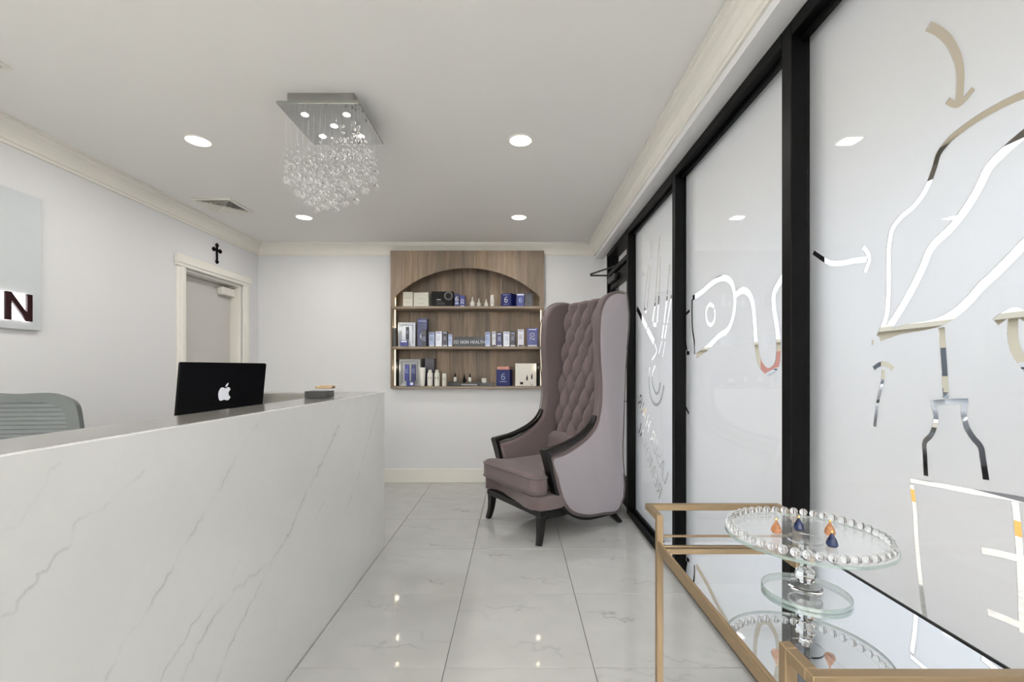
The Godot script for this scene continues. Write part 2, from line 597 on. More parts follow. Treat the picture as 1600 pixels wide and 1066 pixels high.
# section (right, up) carried along a path
func sweep(st: SurfaceTool, path: Array, section: Array, up := Vector3.UP, smooth := true, closed := false, size = null) -> void:
	var rings := []
	var n := path.size()
	for i in n:
		var a: Vector3 = path[(i + n - 1) % n if closed else maxi(i - 1, 0)]
		var b: Vector3 = path[(i + 1) % n if closed else mini(i + 1, n - 1)]
		var t := (b - a).normalized()
		var right := t.cross(up)
		if right.length() < 1e-3:
			right = t.cross(Vector3.BACK)
		right = right.normalized()
		var u := right.cross(t).normalized()
		var k: float = size.call(i / float(n - 1)) if size != null else 1.0
		var ring := []
		for s in section:
			ring.append(path[i] + right * s.x * k + u * s.y * k)
		rings.append(ring)
	st.set_smooth_group(3 if smooth else -1)
	var m := section.size()
	for i in (n if closed else n - 1):
		for j in m:
			quad(st, rings[i][j], rings[(i + 1) % n][j], rings[(i + 1) % n][(j + 1) % m], rings[i][(j + 1) % m])
	st.set_smooth_group(-1)
	if not closed:
		face(st, rings[0], path[1])
		face(st, rings[n - 1], path[n - 2])

func round_section(r: float, n := 8) -> Array:
	var s := []
	for i in n:
		s.append(Vector2(cos(-TAU * i / n), sin(-TAU * i / n)) * r)
	return s

func rect_section(w: float, h: float) -> Array:
	return [Vector2(-w, h) / 2.0, Vector2(w, h) / 2.0, Vector2(w, -h) / 2.0, Vector2(-w, -h) / 2.0]

func tube(st: SurfaceTool, path: Array, r: float, n := 8, closed := false) -> void:
	sweep(st, path, round_section(r, n), Vector3.UP if absf((path[1] - path[0]).normalized().y) < 0.9 else Vector3.RIGHT, true, closed)

# a smooth line through flat [x, y, x, y ...] pairs
func smooth2(flat: Array, per := 6, closed := false) -> PackedVector2Array:
	var p := []
	for i in range(0, flat.size(), 2):
		p.append(Vector2(flat[i], flat[i + 1]))
	var out := PackedVector2Array()
	var n := p.size()
	for i in (n if closed else n - 1):
		var p0: Vector2 = p[(i + n - 1) % n if closed else maxi(i - 1, 0)]
		var p1: Vector2 = p[i]
		var p2: Vector2 = p[(i + 1) % n]
		var p3: Vector2 = p[(i + 2) % n if closed else mini(i + 2, n - 1)]
		for k in per:
			out.append(p1.cubic_interpolate_in_time(p2, p0, p3, k / float(per), maxf(1e-4, p1.distance_to(p2)), -maxf(1e-4, p0.distance_to(p1)), p1.distance_to(p2) + maxf(1e-4, p2.distance_to(p3))))
	if not closed:
		out.append(p[n - 1])
	return out

func letters(text: String, height: float, depth: float) -> TextMesh:
	var t := TextMesh.new()
	var f := SystemFont.new()
	f.font_names = PackedStringArray(["Droid Sans"])
	t.font = f
	t.font_size = 64
	t.pixel_size = height / 46.0
	t.depth = depth
	t.text = text
	t.curve_step = 3.0
	return t


# ---------------------------------------------------------------- the room
func room_shell() -> void:
	var near := 4.2
	var st := mb()
	box(st, Vector3(WALL_L - 0.2, -0.14, -BACK - 0.5), Vector3(1.09, -0.012, near + 0.2))
	var fl := shell("floor", "polished white marble-look tile floor with grey veins", "floor")
	part("screed", st, M.grout, fl)
	st = mb()
	box(st, Vector3(WALL_L - 0.2, CEIL, -BACK - 0.5), Vector3(1.25, CEIL + 0.15, near + 0.2))
	solo("ceiling", st, M.ceiling, "flat off-white ceiling with recessed lights", "ceiling", "", "structure")
	# left wall, open where the door stands (d 3.78 to 4.58, 2.08 high)
	st = mb()
	box(st, Vector3(WALL_L - 0.16, 0, -3.78), Vector3(WALL_L, CEIL, near))
	box(st, Vector3(WALL_L - 0.16, 0, -BACK - 0.4), Vector3(WALL_L, CEIL, -4.58))
	box(st, Vector3(WALL_L - 0.16, 2.08, -4.58), Vector3(WALL_L, CEIL, -3.78))
	solo("wall_left", st, M.wall, "pale grey-white left wall behind the reception desk", "wall", "", "structure")
	# back wall round the niche
	st = mb()
	box(st, Vector3(WALL_L - 0.16, 0, -BACK - 0.4), Vector3(-1.3346, CEIL, -BACK))
	box(st, Vector3(0.2996, 0, -BACK - 0.4), Vector3(1.25, CEIL, -BACK))
	box(st, Vector3(-1.3346, 0, -BACK - 0.4), Vector3(0.2996, 1.019, -BACK))
	box(st, Vector3(-1.3346, 2.488, -BACK - 0.4), Vector3(0.2996, CEIL, -BACK))
	box(st, Vector3(-1.3346, 1.019, -BACK - 0.4), Vector3(0.2996, 2.488, -5.066))
	solo("wall_back", st, M.wall, "pale back wall round the wooden product niche", "wall", "", "structure")
	# right wall: the header above the shop windows and a stub beside the door
	st = mb()
	box(st, Vector3(0.858, 2.4175, -BACK), Vector3(1.25, CEIL, near))
	box(st, Vector3(FRAME_X, 0, -BACK), Vector3(1.25, 2.4175, -4.66))
	box(st, Vector3(FRAME_X, 0, 0.667), Vector3(1.25, 2.4175, near))
	solo("wall_right", st, M.wall, "white header wall above the black window frames", "wall", "", "structure")
	st = mb()
	box(st, Vector3(WALL_L - 0.16, 0, near), Vector3(1.25, CEIL, near + 0.15))
	solo("wall_front", st, M.wall, "plain white wall behind the viewer", "wall", "", "structure")

func floor_tiles() -> void:
	var fl := get_node("floor")
	var s := 0.61
	var g := 0.0015
	var meshes := {}
	# joints at x = -0.291 + k s and d = 1.839 + k s
	var x0 := -0.291 - 5 * s
	var d0 := 1.839 - 10 * s
	for i in 8:
		for j in 19:
			var xa := maxf(x0 + i * s, WALL_L + 0.001)
			var xb := minf(x0 + (i + 1) * s, FRAME_X + 0.001)
			var da := maxf(d0 + j * s, -4.199)
			var db := minf(d0 + (j + 1) * s, BACK - 0.001)
			if xb - xa < 0.02 or db - da < 0.02:
				continue
			var key := "%.3f %.3f" % [xb - xa, db - da]
			var lo := Vector3(-(xb - xa) / 2 + g, -0.012, -(db - da) / 2 + g)
			if not meshes.has(key):
				var st := mb()
				uvf = func(p: Vector3) -> Vector2: return Vector2((p.x - lo.x) / s, (p.z - lo.z) / s)
				box(st, lo, Vector3(-lo.x, 0.0, -lo.z), 0.0012)
				uvf = null
				st.generate_normals()
				meshes[key] = st.commit()
			var o := inst("tile", meshes[key], M.tiles[(i * 3 + j * 2 + (i * j) % 4) % 5], fl)
			o.position = Vector3((xa + xb) / 2, 0, -(da + db) / 2)
			if key == "0.610 0.610":
				o.rotation.y = PI * ((i + j * 3) % 2)

func crown_profile() -> PackedVector2Array:
	# (out from the wall, up from the ceiling)
	return PackedVector2Array([Vector2(0, -0.125), Vector2(0.012, -0.125), Vector2(0.012, -0.108), Vector2(0.02, -0.104), Vector2(0.024, -0.085), Vector2(0.035, -0.062), Vector2(0.052, -0.042), Vector2(0.068, -0.032), Vector2(0.072, -0.02), Vector2(0.084, -0.016), Vector2(0.084, 0), Vector2(0, 0)])

func crown_and_base() -> void:
	# crown moulding: along the left, back and right walls
	var prof := crown_profile()
	var st := mb()
	slab(st, prof, -BACK, 4.2, 0.0, 1, Transform3D(Basis(), Vector3(WALL_L, CEIL, 0)))
	solo("trim_1", st, M.trim, "cream crown moulding along the top of the left wall", "moulding", "", "structure")
	st = mb()
	slab(st, prof, WALL_L, 0.858, 0.0, 1, Transform3D(Basis(Vector3(0, 0, 1), Vector3.UP, Vector3(-1, 0, 0)), Vector3(WALL_L + 0.858, CEIL, -BACK)).translated(Vector3(-WALL_L - 0.858 + WALL_L + 0.858, 0, 0)))
	solo("trim_2", st, M.trim, "cream crown moulding along the top of the back wall", "moulding", "", "structure")
	st = mb()
	slab(st, prof, -4.2, BACK, 0.0, 1, Transform3D(Basis(Vector3(-1, 0, 0), Vector3.UP, Vector3(0, 0, -1)), Vector3(0.858, CEIL, 0)))
	solo("trim_3", st, M.trim, "cream crown moulding above the shop windows", "moulding", "", "structure")
	st = mb()
	box(st, Vector3(WALL_L, 0, -BACK), Vector3(FRAME_X, 0.15, -BACK + 0.015), 0.004)
	solo("baseboard_back", st, M.trim, "tall cream baseboard along the back wall", "baseboard", "", "structure")
	st = mb()
	box(st, Vector3(WALL_L, 0, -3.70), Vector3(WALL_L + 0.015, 0.15, 4.2), 0.004)
	solo("baseboard_left", st, M.trim, "tall cream baseboard along the left wall", "baseboard", "", "structure")

func left_door() -> void:
	var d := shell("door_1", "closed grey-beige door in a cream frame on the left wall", "door")
	var x := WALL_L
	var st := mb()
	for e in [[-3.78, -3.69], [-4.67, -4.58]]:
		box(st, Vector3(x - 0.01, 0, e[0]), Vector3(x + 0.02, 2.08, e[1]), 0.005)
		box(st, Vector3(x, 0, e[0] + 0.02), Vector3(x + 0.028, 2.08, e[1] - 0.03), 0.004)
	box(st, Vector3(x - 0.01, 2.08, -4.685), Vector3(x + 0.024, 2.18, -3.675), 0.005)
	box(st, Vector3(x, 2.105, -4.693), Vector3(x + 0.034, 2.17, -3.667), 0.005)
	part("casing", st, M.trim, d)
	st = mb()
	box(st, Vector3(x - 0.16, 0, -3.80), Vector3(x - 0.0105, 2.079, -3.7802), 0.002)
	box(st, Vector3(x - 0.16, 0, -4.5798), Vector3(x - 0.0105, 2.079, -4.56), 0.002)
	box(st, Vector3(x - 0.16, 2.06, -4.5602), Vector3(x - 0.0105, 2.079, -3.80), 0.002)
	part("jamb", st, M.trim, d)
	st = mb()
	box(st, Vector3(x - 0.15, 0.008, -4.555), Vector3(x - 0.11, 2.055, -3.805), 0.003)
	part("door_leaf", st, M.door, d)
	st = mb()
	box(st, Vector3(x - 0.11, 1.955, -4.555), Vector3(x - 0.055, 2.03, -4.36), 0.006)
	part("door_closer", st, M.white_gloss, d, "small pale door closer box")
	st = mb()
	lathe(st, [Vector2(0, 0), Vector2(0.026, 0), Vector2(0.026, 0.012), Vector2(0.012, 0.016), Vector2(0.012, 0.04), Vector2(0.026, 0.05), Vector2(0.026, 0.066), Vector2(0, 0.07)], 20, Transform3D(Basis(Vector3.BACK, -PI / 2), Vector3(x - 0.11, 1.0, -3.87)))
	part("knob", st, M.steel, d)


# ---------------------------------------------------------------- shop windows
func storefront() -> void:
	# mullion centres, from the far one to the near ones
	var centres := [3.801, 2.684, 1.567, 0.45, -0.667]
	var strokes := [STROKES_A, STROKES_B, STROKES_C, []]
	var about := ["frosted shop window with a cut-out hand and lettering, nearest the door", "frosted shop window with a cut-out face outline between two black mullions", "large frosted shop window with cut-out leaf, figure and arrows beside the bar cart", "frosted shop window beside the viewer"]
	var hw := 0.0275
	for k in 4:
		var a: float = centres[k + 1] + hw
		var b: float = centres[k] - hw
		var w := shell("window_%d" % (k + 1), about[k], "window")
		# near mullion of this pane
		var st := mb()
		box(st, Vector3(FRAME_X, 0, -a), Vector3(1.06, 2.4175, -a + 2 * hw), 0.003)
		part("mullion", st, M.black_metal, w)
		if k == 0:
			st = mb()
			box(st, Vector3(FRAME_X, 0, -b - 2 * hw), Vector3(1.06, 2.4175, -b), 0.003)
			part("mullion", st, M.black_metal, w)
		st = mb()
		box(st, Vector3(FRAME_X, 2.365, -b), Vector3(1.06, 2.4175, -a), 0.003)
		box(st, Vector3(GLASS_X - 0.022, 2.345, -b), Vector3(GLASS_X - 0.006, 2.365, -a))
		part("head", st, M.black_metal, w)
		st = mb()
		box(st, Vector3(FRAME_X, 0, -b), Vector3(1.06, 0.045, -a), 0.003)
		box(st, Vector3(GLASS_X - 0.024, 0.045, -b), Vector3(GLASS_X - 0.006, 0.07, -a), 0.002)
		part("sill", st, M.black_metal, w)
		st = mb()
		box(st, Vector3(GLASS_X - 0.003, 0.045, -b), Vector3(GLASS_X + 0.003, 2.365, -a))
		part("glass_pane", st, M.pane, w)
		var film := CSGBox3D.new()
		film.name = "frosted_film"
		film.size = Vector3(b - a, 2.32, 0.002)
		film.material = M.film
		w.add_child(film, true)
		film.rotation.y = PI / 2
		film.position = Vector3(GLASS_X + 0.008, 1.205, -(a + b) / 2)
		for s in strokes[k]:
			var line := smooth2(s[1], 5)
			for q in line.size():
				line[q] -= Vector2((a + b) / 2, 1.205)
			for poly in Geometry2D.offset_polyline(line, s[0] / 2, Geometry2D.JOIN_ROUND, Geometry2D.END_ROUND):
				if area2(poly) * area2(poly) < 1e-12 or Geometry2D.is_polygon_clockwise(poly):
					continue
				var cut := CSGPolygon3D.new()
				cut.name = "cut_stroke"
				cut.operation = CSGShape3D.OPERATION_SUBTRACTION
				cut.mode = CSGPolygon3D.MODE_DEPTH
				cut.polygon = thin_out(poly)
				cut.depth = 0.04
				cut.position.z = 0.02
				film.add_child(cut, true)
		if k == 0:
			# read from the street; climbs away from the viewer
			for row in [["LASER HAIR", 3.33, 0.735, 0.118], ["REMOVAL", 3.40, 0.56, 0.118]]:
				var cut := CSGMesh3D.new()
				cut.name = "cut_lettering"
				cut.mesh = letters(row[0], row[3], 0.03)
				cut.operation = CSGShape3D.OPERATION_SUBTRACTION
				film.add_child(cut, true)
				# film axes: x runs away from the viewer, z towards the street
				cut.transform = Transform3D(Basis(Vector3.BACK, 0.6435), Vector3(row[1] - (a + b) / 2, row[2] - 1.205, 0.0))
	# the glass door at the far end, d 3.83 to 4.66
	var dr := shell("door_2", "black framed glass entrance door behind the wing chair", "door")
	var st := mb()
	box(st, Vector3(FRAME_X, 0, -4.66), Vector3(1.06, 2.4175, -4.615), 0.003)
	box(st, Vector3(FRAME_X, 2.375, -4.615), Vector3(1.06, 2.4175, -3.829), 0.003)
	box(st, Vector3(FRAME_X, 2.165, -4.615), Vector3(1.06, 2.21, -3.829), 0.003)
	part("door_frame", st, M.black_metal, dr)
	st = mb()
	box(st, Vector3(0.965, 0.012, -4.61), Vector3(1.01, 2.158, -4.545), 0.003)
	box(st, Vector3(0.965, 0.012, -3.90), Vector3(1.01, 2.158, -3.835), 0.003)
	box(st, Vector3(0.965, 2.03, -4.545), Vector3(1.01, 2.158, -3.90), 0.003)
	box(st, Vector3(0.965, 0.012, -4.545), Vector3(1.01, 0.25, -3.90), 0.003)
	part("door_stiles", st, M.black_metal, dr)
	st = mb()
	box(st, Vector3(0.985, 0.25, -4.545), Vector3(0.991, 2.03, -3.90))
	part("door_glass", st, M.pane, dr)
	st = mb()
	box(st, Vector3(0.997, 2.21, -4.615), Vector3(1.003, 2.375, -3.829))
	part("transom_glass", st, M.pane, dr)
	st = mb()
	box(st, Vector3(0.915, 2.075, -4.50), Vector3(0.965, 2.135, -4.20), 0.012)
	lathe(st, [Vector2(0, 0), Vector2(0.022, 0), Vector2(0.022, 0.03), Vector2(0, 0.03)], 16, Transform3D(Basis(), Vector3(0.93, 2.135, -4.46)))
	sweep(st, [Vector3(0.93, 2.155, -4.46), Vector3(0.735, 2.148, -4.42)], rect_section(0.022, 0.012), Vector3.UP, false)
	sweep(st, [Vector3(0.735, 2.16, -4.42), Vector3(0.955, 2.175, -4.05)], rect_section(0.02, 0.01), Vector3.UP, false)
	part("door_closer", st, M.black_plastic, dr)
	st = mb()
	tube(st, [Vector3(0.965, 0.95, -3.87), Vector3(0.92, 0.95, -3.87), Vector3(0.92, 1.25, -3.87), Vector3(0.965, 1.25, -3.87)], 0.011)
	part("pull_handle", st, M.steel, dr)

func thin_out(poly: PackedVector2Array) -> PackedVector2Array:
	var out := PackedVector2Array()
	for p in poly:
		if out.is_empty() or out[out.size() - 1].distance_to(p) > 0.0012:
			out.append(p)
	if out.size() > 3 and out[0].distance_to(out[out.size() - 1]) < 0.0012:
		out.remove_at(out.size() - 1)
	return out


# ---------------------------------------------------------------- beyond the glass
func outside() -> void:
	var walk := shell("ground", "pale concrete walkway outside the shop windows", "pavement")
	for k in 12:
		var st := mb()
		var z := 4.0 - 1.5 * k
		box(st, Vector3(1.09, -0.12, z - 1.494), Vector3(3.7, -0.005, z), 0.006)
		part("paving_slab", st, M.concrete, walk)
	var st := mb()
	box(st, Vector3(3.7, -0.25, -16), Vector3(4.1, -0.01, 6), 0.02)
	solo("kerb", st, M.yellow, "yellow painted kerb beyond the walkway outside", "kerb", "", "structure")
	st = mb()
	box(st, Vector3(5.2, -0.30, -90), Vector3(90, -0.14, 40))
	box(st, Vector3(1.09, -0.30, -90), Vector3(4.1, -0.14, -14.0))
	var gutter := mb()
	box(gutter, Vector3(4.1, -0.28, -16), Vector3(5.2, -0.135, 6), 0.01)
	solo("gutter", gutter, M.concrete, "pale concrete gutter strip beside the yellow kerb outside", "gutter", "", "structure")
	solo("road", st, M.asphalt, "grey asphalt parking lot outside", "road", "", "structure")
	var can := shell("canopy", "cream soffit and grey beam of the walkway roof outside", "canopy")
	st = mb()
	box(st, Vector3(1.25, 2.78, -14), Vector3(3.2, 2.90, 6))
	part("soffit", st, M.soffit, can)
	st = mb()
	box(st, Vector3(2.98, 2.68, -14), Vector3(3.2, 3.1, 6), 0.01)
	part("beam", st, M.fascia, can)
	st = mb()
	box(st, Vector3(1.06, 2.4175, -14), Vector3(1.25, 3.6, 6))
	part("shop_wall", st, M.stucco, can)
	for d in [4.62, 12.0, -3.0]:
		st = mb()
		box(st, Vector3(3.0, -0.01, -d - 0.06), Vector3(3.12, 2.69, -d + 0.06), 0.008)
		part("post", st, M.black_metal, can)
	car("parked_car", "grey car parked facing the shop, seen through the cut-out figure", M.car_grey, Vector3(7.45, -0.14, -6.2), -PI / 2)
	car("parked_car", "silver car parked further along, seen through the cut-out face", M.car_silver, Vector3(7.2, -0.14, -11.5), -PI / 2)
	var b := thing("street_building", "long cream building with salmon doors across the street", "building", Vector3(26, -0.14, -30))
	st = mb()
	box(st, Vector3(0, 0, -40), Vector3(8, 4.0, 50))
	part("wall", st, M.stucco, b)
	st = mb()
	box(st, Vector3(-0.5, 4.0, -40.4), Vector3(8.4, 4.35, 50.4), 0.03)
	part("roof", st, M.soffit, b)
	for k in 15:
		var z := 46.0 - 6.0 * k
		if k in [1, 10, 13]:
			st = mb()
			box(st, Vector3(-0.08, 0.05, z - 3.6), Vector3(0.02, 3.2, z), 0.02)
			part("door", st, M.salmon, b)
		else:
			st = mb()
			box(st, Vector3(-0.06, 1.0, z - 2.6), Vector3(0.02, 2.7, z), 0.02)
			part("window", st, M.far_glass, b)

func car(called: String, label: String, paint: Material, at: Vector3, turn: float) -> void:
	# local +z is the front
	var o := thing(called, label, "car", at, turn, "cars parked outside")
	var xf := Transform3D(Basis(Vector3(0, 0, -1), Vector3.UP, Vector3(1, 0, 0)), Vector3.ZERO)   # outline x -> -z, thickness -> x
	var st := mb()
	slab(st, smooth2([-2.25, 0.32, -2.3, 0.55, -2.2, 0.74, -1.6, 0.86, -1.0, 0.93, 0.0, 0.98, 1.2, 1.0, 2.05, 0.97, 2.25, 0.8, 2.28, 0.45, 2.15, 0.28, 1.0, 0.24, -1.2, 0.24], 4, true), -0.9, 0.9, 0.12, 3, xf)
	part("body", st, paint, o)
	st = mb()
	slab(st, smooth2([-1.05, 0.9, -0.75, 1.08, -0.25, 1.38, 0.3, 1.46, 1.0, 1.42, 1.5, 1.22, 1.95, 0.96, 1.0, 0.9], 4, true), -0.72, 0.72, 0.12, 3, xf)
	part("greenhouse", st, M.far_glass, o)
	st = mb()
	slab(st, smooth2([-0.25, 1.39, 0.3, 1.475, 1.0, 1.43, 1.1, 1.38, 0.3, 1.42], 4, true), -0.66, 0.66, 0.01, 1, xf)
	part("roof", st, paint, o)
	for sx in [-1, 1]:
		for z in [1.42, -1.38]:
			var wheel := mb()
			lathe(wheel, [Vector2(0, -0.1), Vector2(0.28, -0.1), Vector2(0.33, -0.07), Vector2(0.33, 0.07), Vector2(0.28, 0.1), Vector2(0, 0.1)], 24, Transform3D(Basis(Vector3.BACK, PI / 2), Vector3(sx * 0.83, 0.33, z)))
			var w := part("wheel", wheel, M.tyre, o)
			var rim := mb()
			lathe(rim, [Vector2(0, -0.11), Vector2(0.2, -0.11), Vector2(0.2, 0.11), Vector2(0, 0.11)], 16, Transform3D(Basis(Vector3.BACK, PI / 2), Vector3(sx * 0.83, 0.33, z)))
			part("rim", rim, M.steel, w)
		st = mb()
		box(st, Vector3(sx * 0.62 - 0.17, 0.62, 2.12), Vector3(sx * 0.62 + 0.17, 0.74, 2.27), 0.03)
		part("headlight", st, M.white_gloss, o)
		st = mb()
		box(st, Vector3(sx * 0.92 - 0.08, 0.98, 0.72), Vector3(sx * 0.92 + 0.08, 1.1, 0.82), 0.03)
		part("mirror", st, paint, o)


# ---------------------------------------------------------------- reception desk
func reception_desk() -> void:
	var o := thing("reception_desk", "long white marble reception desk with grey veins and a raised ledge", "desk", Vector3(-0.906, 0, -3.099))
	# local: x 0 is the front face, z 0 the far end, +z towards the viewer
	var st := mb()
	uvf = func(p: Vector3) -> Vector2: return Vector2((3.099 - p.z - 0.5) / 2.6, 1.0 - p.y / 1.07)
	box(st, Vector3(-0.02, 0, 0), Vector3(0, 1.068, 2.6), 0.0015)
	uvf = null
	part("front_panel", st, M.desk_front, o, "white marble front with grey diagonal veins")
	st = mb()
	box(st, Vector3(-0.218, 1.046, 0), Vector3(-0.0205, 1.068, 2.6), 0.0015)
	part("ledge", st, M.ledge, o)
	st = mb()
	box(st, Vector3(-0.218, 0, 0.02), Vector3(-0.198, 1.046, 2.6))
	part("inner_panel", st, M.marble, o)
	st = mb()
	box(st, Vector3(-0.99, 0, 0), Vector3(-0.0205, 1.046, 0.02), 0.0015)
	part("end_panel", st, M.marble, o)
	st = mb()
	box(st, Vector3(-0.99, 1.046, 0), Vector3(-0.2185, 1.068, 0.22), 0.0015)
	part("end_ledge", st, M.ledge, o)
	st = mb()
	box(st, Vector3(-0.99, 0.76, 0.2), Vector3(-0.2185, 1.046, 0.22))
	part("end_upstand", st, M.ledge, o)
	st = mb()
	box(st, Vector3(-0.99, 0.73, 0.0205), Vector3(-0.2185, 0.755, 2.6), 0.002)
	part("worktop", st, M.white_gloss, o)
	st = mb()
	box(st, Vector3(-0.97, 0, 2.2), Vector3(-0.2185, 0.73, 2.58), 0.002)
	part("drawer_pedestal", st, M.white_gloss, o)


# ---------------------------------------------------------------- wing chair
func wing_chair() -> void:
	var o := thing("wing_chair", "tall tufted grey velvet wing chair with black wooden arms and legs", "chair", Vector3(-0.027, 0, -3.407))
	var f := Vector3(-0.834, 0, 0.552).normalized()
	o.basis = Basis(Vector3.UP.cross(f), Vector3.UP, f)
	# local: +z front, +x the side nearer the viewer; z 0 at the front legs
	var legs := [[-0.335, -0.02, 0], [0.335, -0.02, 0], [-0.31, -0.72, 1], [0.31, -0.72, 1]]
	for l in legs:
		var st := mb()
		var x: float = l[0]
		var z: float = l[1]
		var path := []
		for i in 9:
			var t := i / 8.0
			var kick := 0.03 * t * t * t
			if l[2] == 1:
				path.append(Vector3(x, 0.15 * (1 - t), z - 0.11 * t * t))
			else:
				path.append(Vector3(x + signf(x) * kick * 0.5, 0.23 * (1 - t), z + kick))
		sweep(st, path, rect_section(0.056, 0.056), Vector3.BACK, false, false, func(t: float) -> float: return 1.0 - 0.42 * t)
		part("leg", st, M.black_wood, o)
	var st := mb()
	box(st, Vector3(-0.365, 0.195, -0.05), Vector3(0.365, 0.235, 0.012), 0.004)
	box(st, Vector3(0.325, 0.175, -0.55), Vector3(0.362, 0.235, -0.04), 0.004)
	box(st, Vector3(-0.362, 0.175, -0.55), Vector3(-0.325, 0.235, -0.04), 0.004)
	part("apron", st, M.black_wood, o)
	# upholstered base and T cushion, outlines seen from above (x, z) -> slab along y
	var flat := Transform3D(Basis(Vector3(1, 0, 0), Vector3(0, 0, -1), Vector3(0, 1, 0)), Vector3.ZERO)
	st = mb()
	slab(st, smooth2([-0.362, -0.015, -0.355, 0.0, 0.0, 0.0, 0.355, 0.0, 0.362, 0.015, 0.362, 0.3, 0.355, 0.62, 0.0, 0.62, -0.355, 0.62, -0.362, 0.3], 4, true), 0.236, 0.335, 0.012, 3, flat)
	part("seat_base", st, M.velvet, o)
	st = mb()
	slab(st, cushion_outline(0.0), 0.337, 0.492, 0.04, 5, flat)
	var cu := part("seat_cushion", st, M.velvet, o)
	for y in [0.365, 0.466]:
		st = mb()
		var path := []
		for p in cushion_outline(0.002):
			path.append(Vector3(p.x, y, -p.y))
		tube(st, path, 0.0055, 6, true)
		part("piping", st, M.piping, cu)
	# tufted back
	var nx := 72
	var ny := 150
	var w := 0.27
	var y0 := 0.64
	var y1 := 1.815
	var rows := []
	for j in ny + 1:
		var row := []
		for i in nx + 1:
			var x := lerpf(-w, w, i / float(nx))
			var y := lerpf(y0, y1, j / float(ny))
			row.append(Vector3(x, y, tuft(x, y)))
		rows.append(row)
	st = mb()
	st.set_smooth_group(1)
	for j in ny:
		for i in nx:
			quad(st, rows[j][i], rows[j][i + 1], rows[j + 1][i + 1], rows[j + 1][i])
	st.set_smooth_group(-1)
	# rear and rim of the back
	slab(st, PackedVector2Array([Vector2(-w, y0 - 0.1), Vector2(w, y0 - 0.1), Vector2(w, y1 + 0.005), Vector2(-w, y1 + 0.005)]), -0.10, -0.045, 0.01, 2, Transform3D(Basis(Vector3.RIGHT, -0.12), Vector3(0, 0.0, -0.538)))
	var bk := part("tufted_back", st, M.velvet, o)
	for a in range(-12, 24):
		for b in range(-24, 12):
			var x := 0.125 * (a + b) / 2.0
			var y := 0.69 + 0.272 * (a - b) / 2.0
			if absf(x) < w - 0.01 and y > y0 + 0.02 and y < y1 - 0.03:
				var s := mb()
				lathe(s, [Vector2(0.011, 0), Vector2(0.009, 0.005), Vector2(0.005, 0.008), Vector2(0, 0.009)], 10, Transform3D(Basis(Vector3.RIGHT, PI / 2), Vector3(x, y, tuft(x, y) - 0.001)))
				part("button", s, M.velvet, bk)
	# loose pad below the tufts
	st = mb()
	slab(st, smooth2([-0.29, 0.50, -0.27, 0.49, 0.0, 0.488, 0.27, 0.49, 0.29, 0.50, 0.293, 0.58, 0.28, 0.655, 0.0, 0.665, -0.28, 0.655, -0.293, 0.58], 4, true), -0.66, -0.545, 0.045, 4)
	part("lower_back", st, M.velvet, o)
	# sides: one slab each, wing and arm panel in one outline of (t, y), t from the front backwards
	var outline := smooth2([0.085, 0.60, 0.125, 0.45, 0.175, 0.30, 0.255, 0.195, 0.395, 0.135, 0.58, 0.118, 0.755, 0.122, 0.772, 0.14, 0.80, 0.60, 0.83, 1.20, 0.858, 1.77, 0.845, 1.822, 0.78, 1.835, 0.70, 1.825, 0.61, 1.772, 0.555, 1.68, 0.533, 1.50, 0.538, 1.30, 0.552, 1.10, 0.54, 0.91, 0.50, 0.797, 0.42, 0.725, 0.32, 0.672, 0.20, 0.628], 5, true)
	var arm := [0.035, 0.640, 0.11, 0.652, 0.20, 0.668, 0.32, 0.705, 0.42, 0.752, 0.49, 0.81, 0.527, 0.87]
	var post := [0.05, 0.648, 0.075, 0.56, 0.105, 0.45, 0.16, 0.30, 0.215, 0.215, 0.29, 0.160, 0.395, 0.118, 0.58, 0.102, 0.76, 0.108]
	for s in [-1.0, 1.0]:
		var turn := Transform3D(Basis(Vector3(0, 0, -1), Vector3.UP, Vector3(1, 0, 0)), Vector3(s * 0.335, 0, 0))
		var sh := mb()
		slab(sh, outline, -0.04, 0.04, 0.028, 5, turn)
		var side := part("wing", sh, M.velvet, o)
		var op := mb()  # thin skin over the wing that carries the painted side light
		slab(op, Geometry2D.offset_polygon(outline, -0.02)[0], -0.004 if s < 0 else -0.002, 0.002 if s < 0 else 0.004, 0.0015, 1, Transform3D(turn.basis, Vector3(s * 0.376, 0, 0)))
		part("lit_outer_panel", op, M.velvet_lit_side, o, "velvet outer side with the light on it painted in as pale lilac-grey")
		var pip := mb()
		var path := []
		for p in outline:
			path.append(Vector3(s * (0.335 + 0.034), p.y, -p.x))
		tube(pip, path, 0.0045, 6, true)
		part("piping", pip, M.piping, side)
		var ar := mb()
		path = []
		for p in smooth2(arm, 5):
			path.append(Vector3(s * 0.338, p.y, -p.x))
		sweep(ar, path, [Vector2(-0.028, 0.006), Vector2(-0.018, 0.016), Vector2(0.018, 0.016), Vector2(0.028, 0.006), Vector2(0.028, -0.012), Vector2(-0.028, -0.012)], Vector3.UP, false, false, func(t: float) -> float: return 1.25 - 0.45 * t)
		part("arm", ar, M.black_wood, o)
		var po := mb()
		path = []
		for p in smooth2(post, 6):
			path.append(Vector3(s * 0.342, p.y, -p.x))
		sweep(po, path, [Vector2(-0.04, 0.012), Vector2(-0.032, 0.02), Vector2(0.032, 0.02), Vector2(0.04, 0.012), Vector2(0.04, -0.016), Vector2(-0.04, -0.016)], Vector3.UP, false, false, func(t: float) -> float: return 1.0 - 0.6 * t)
		part("arm_post", po, M.black_wood, o)
	# rear panel
	st = mb()
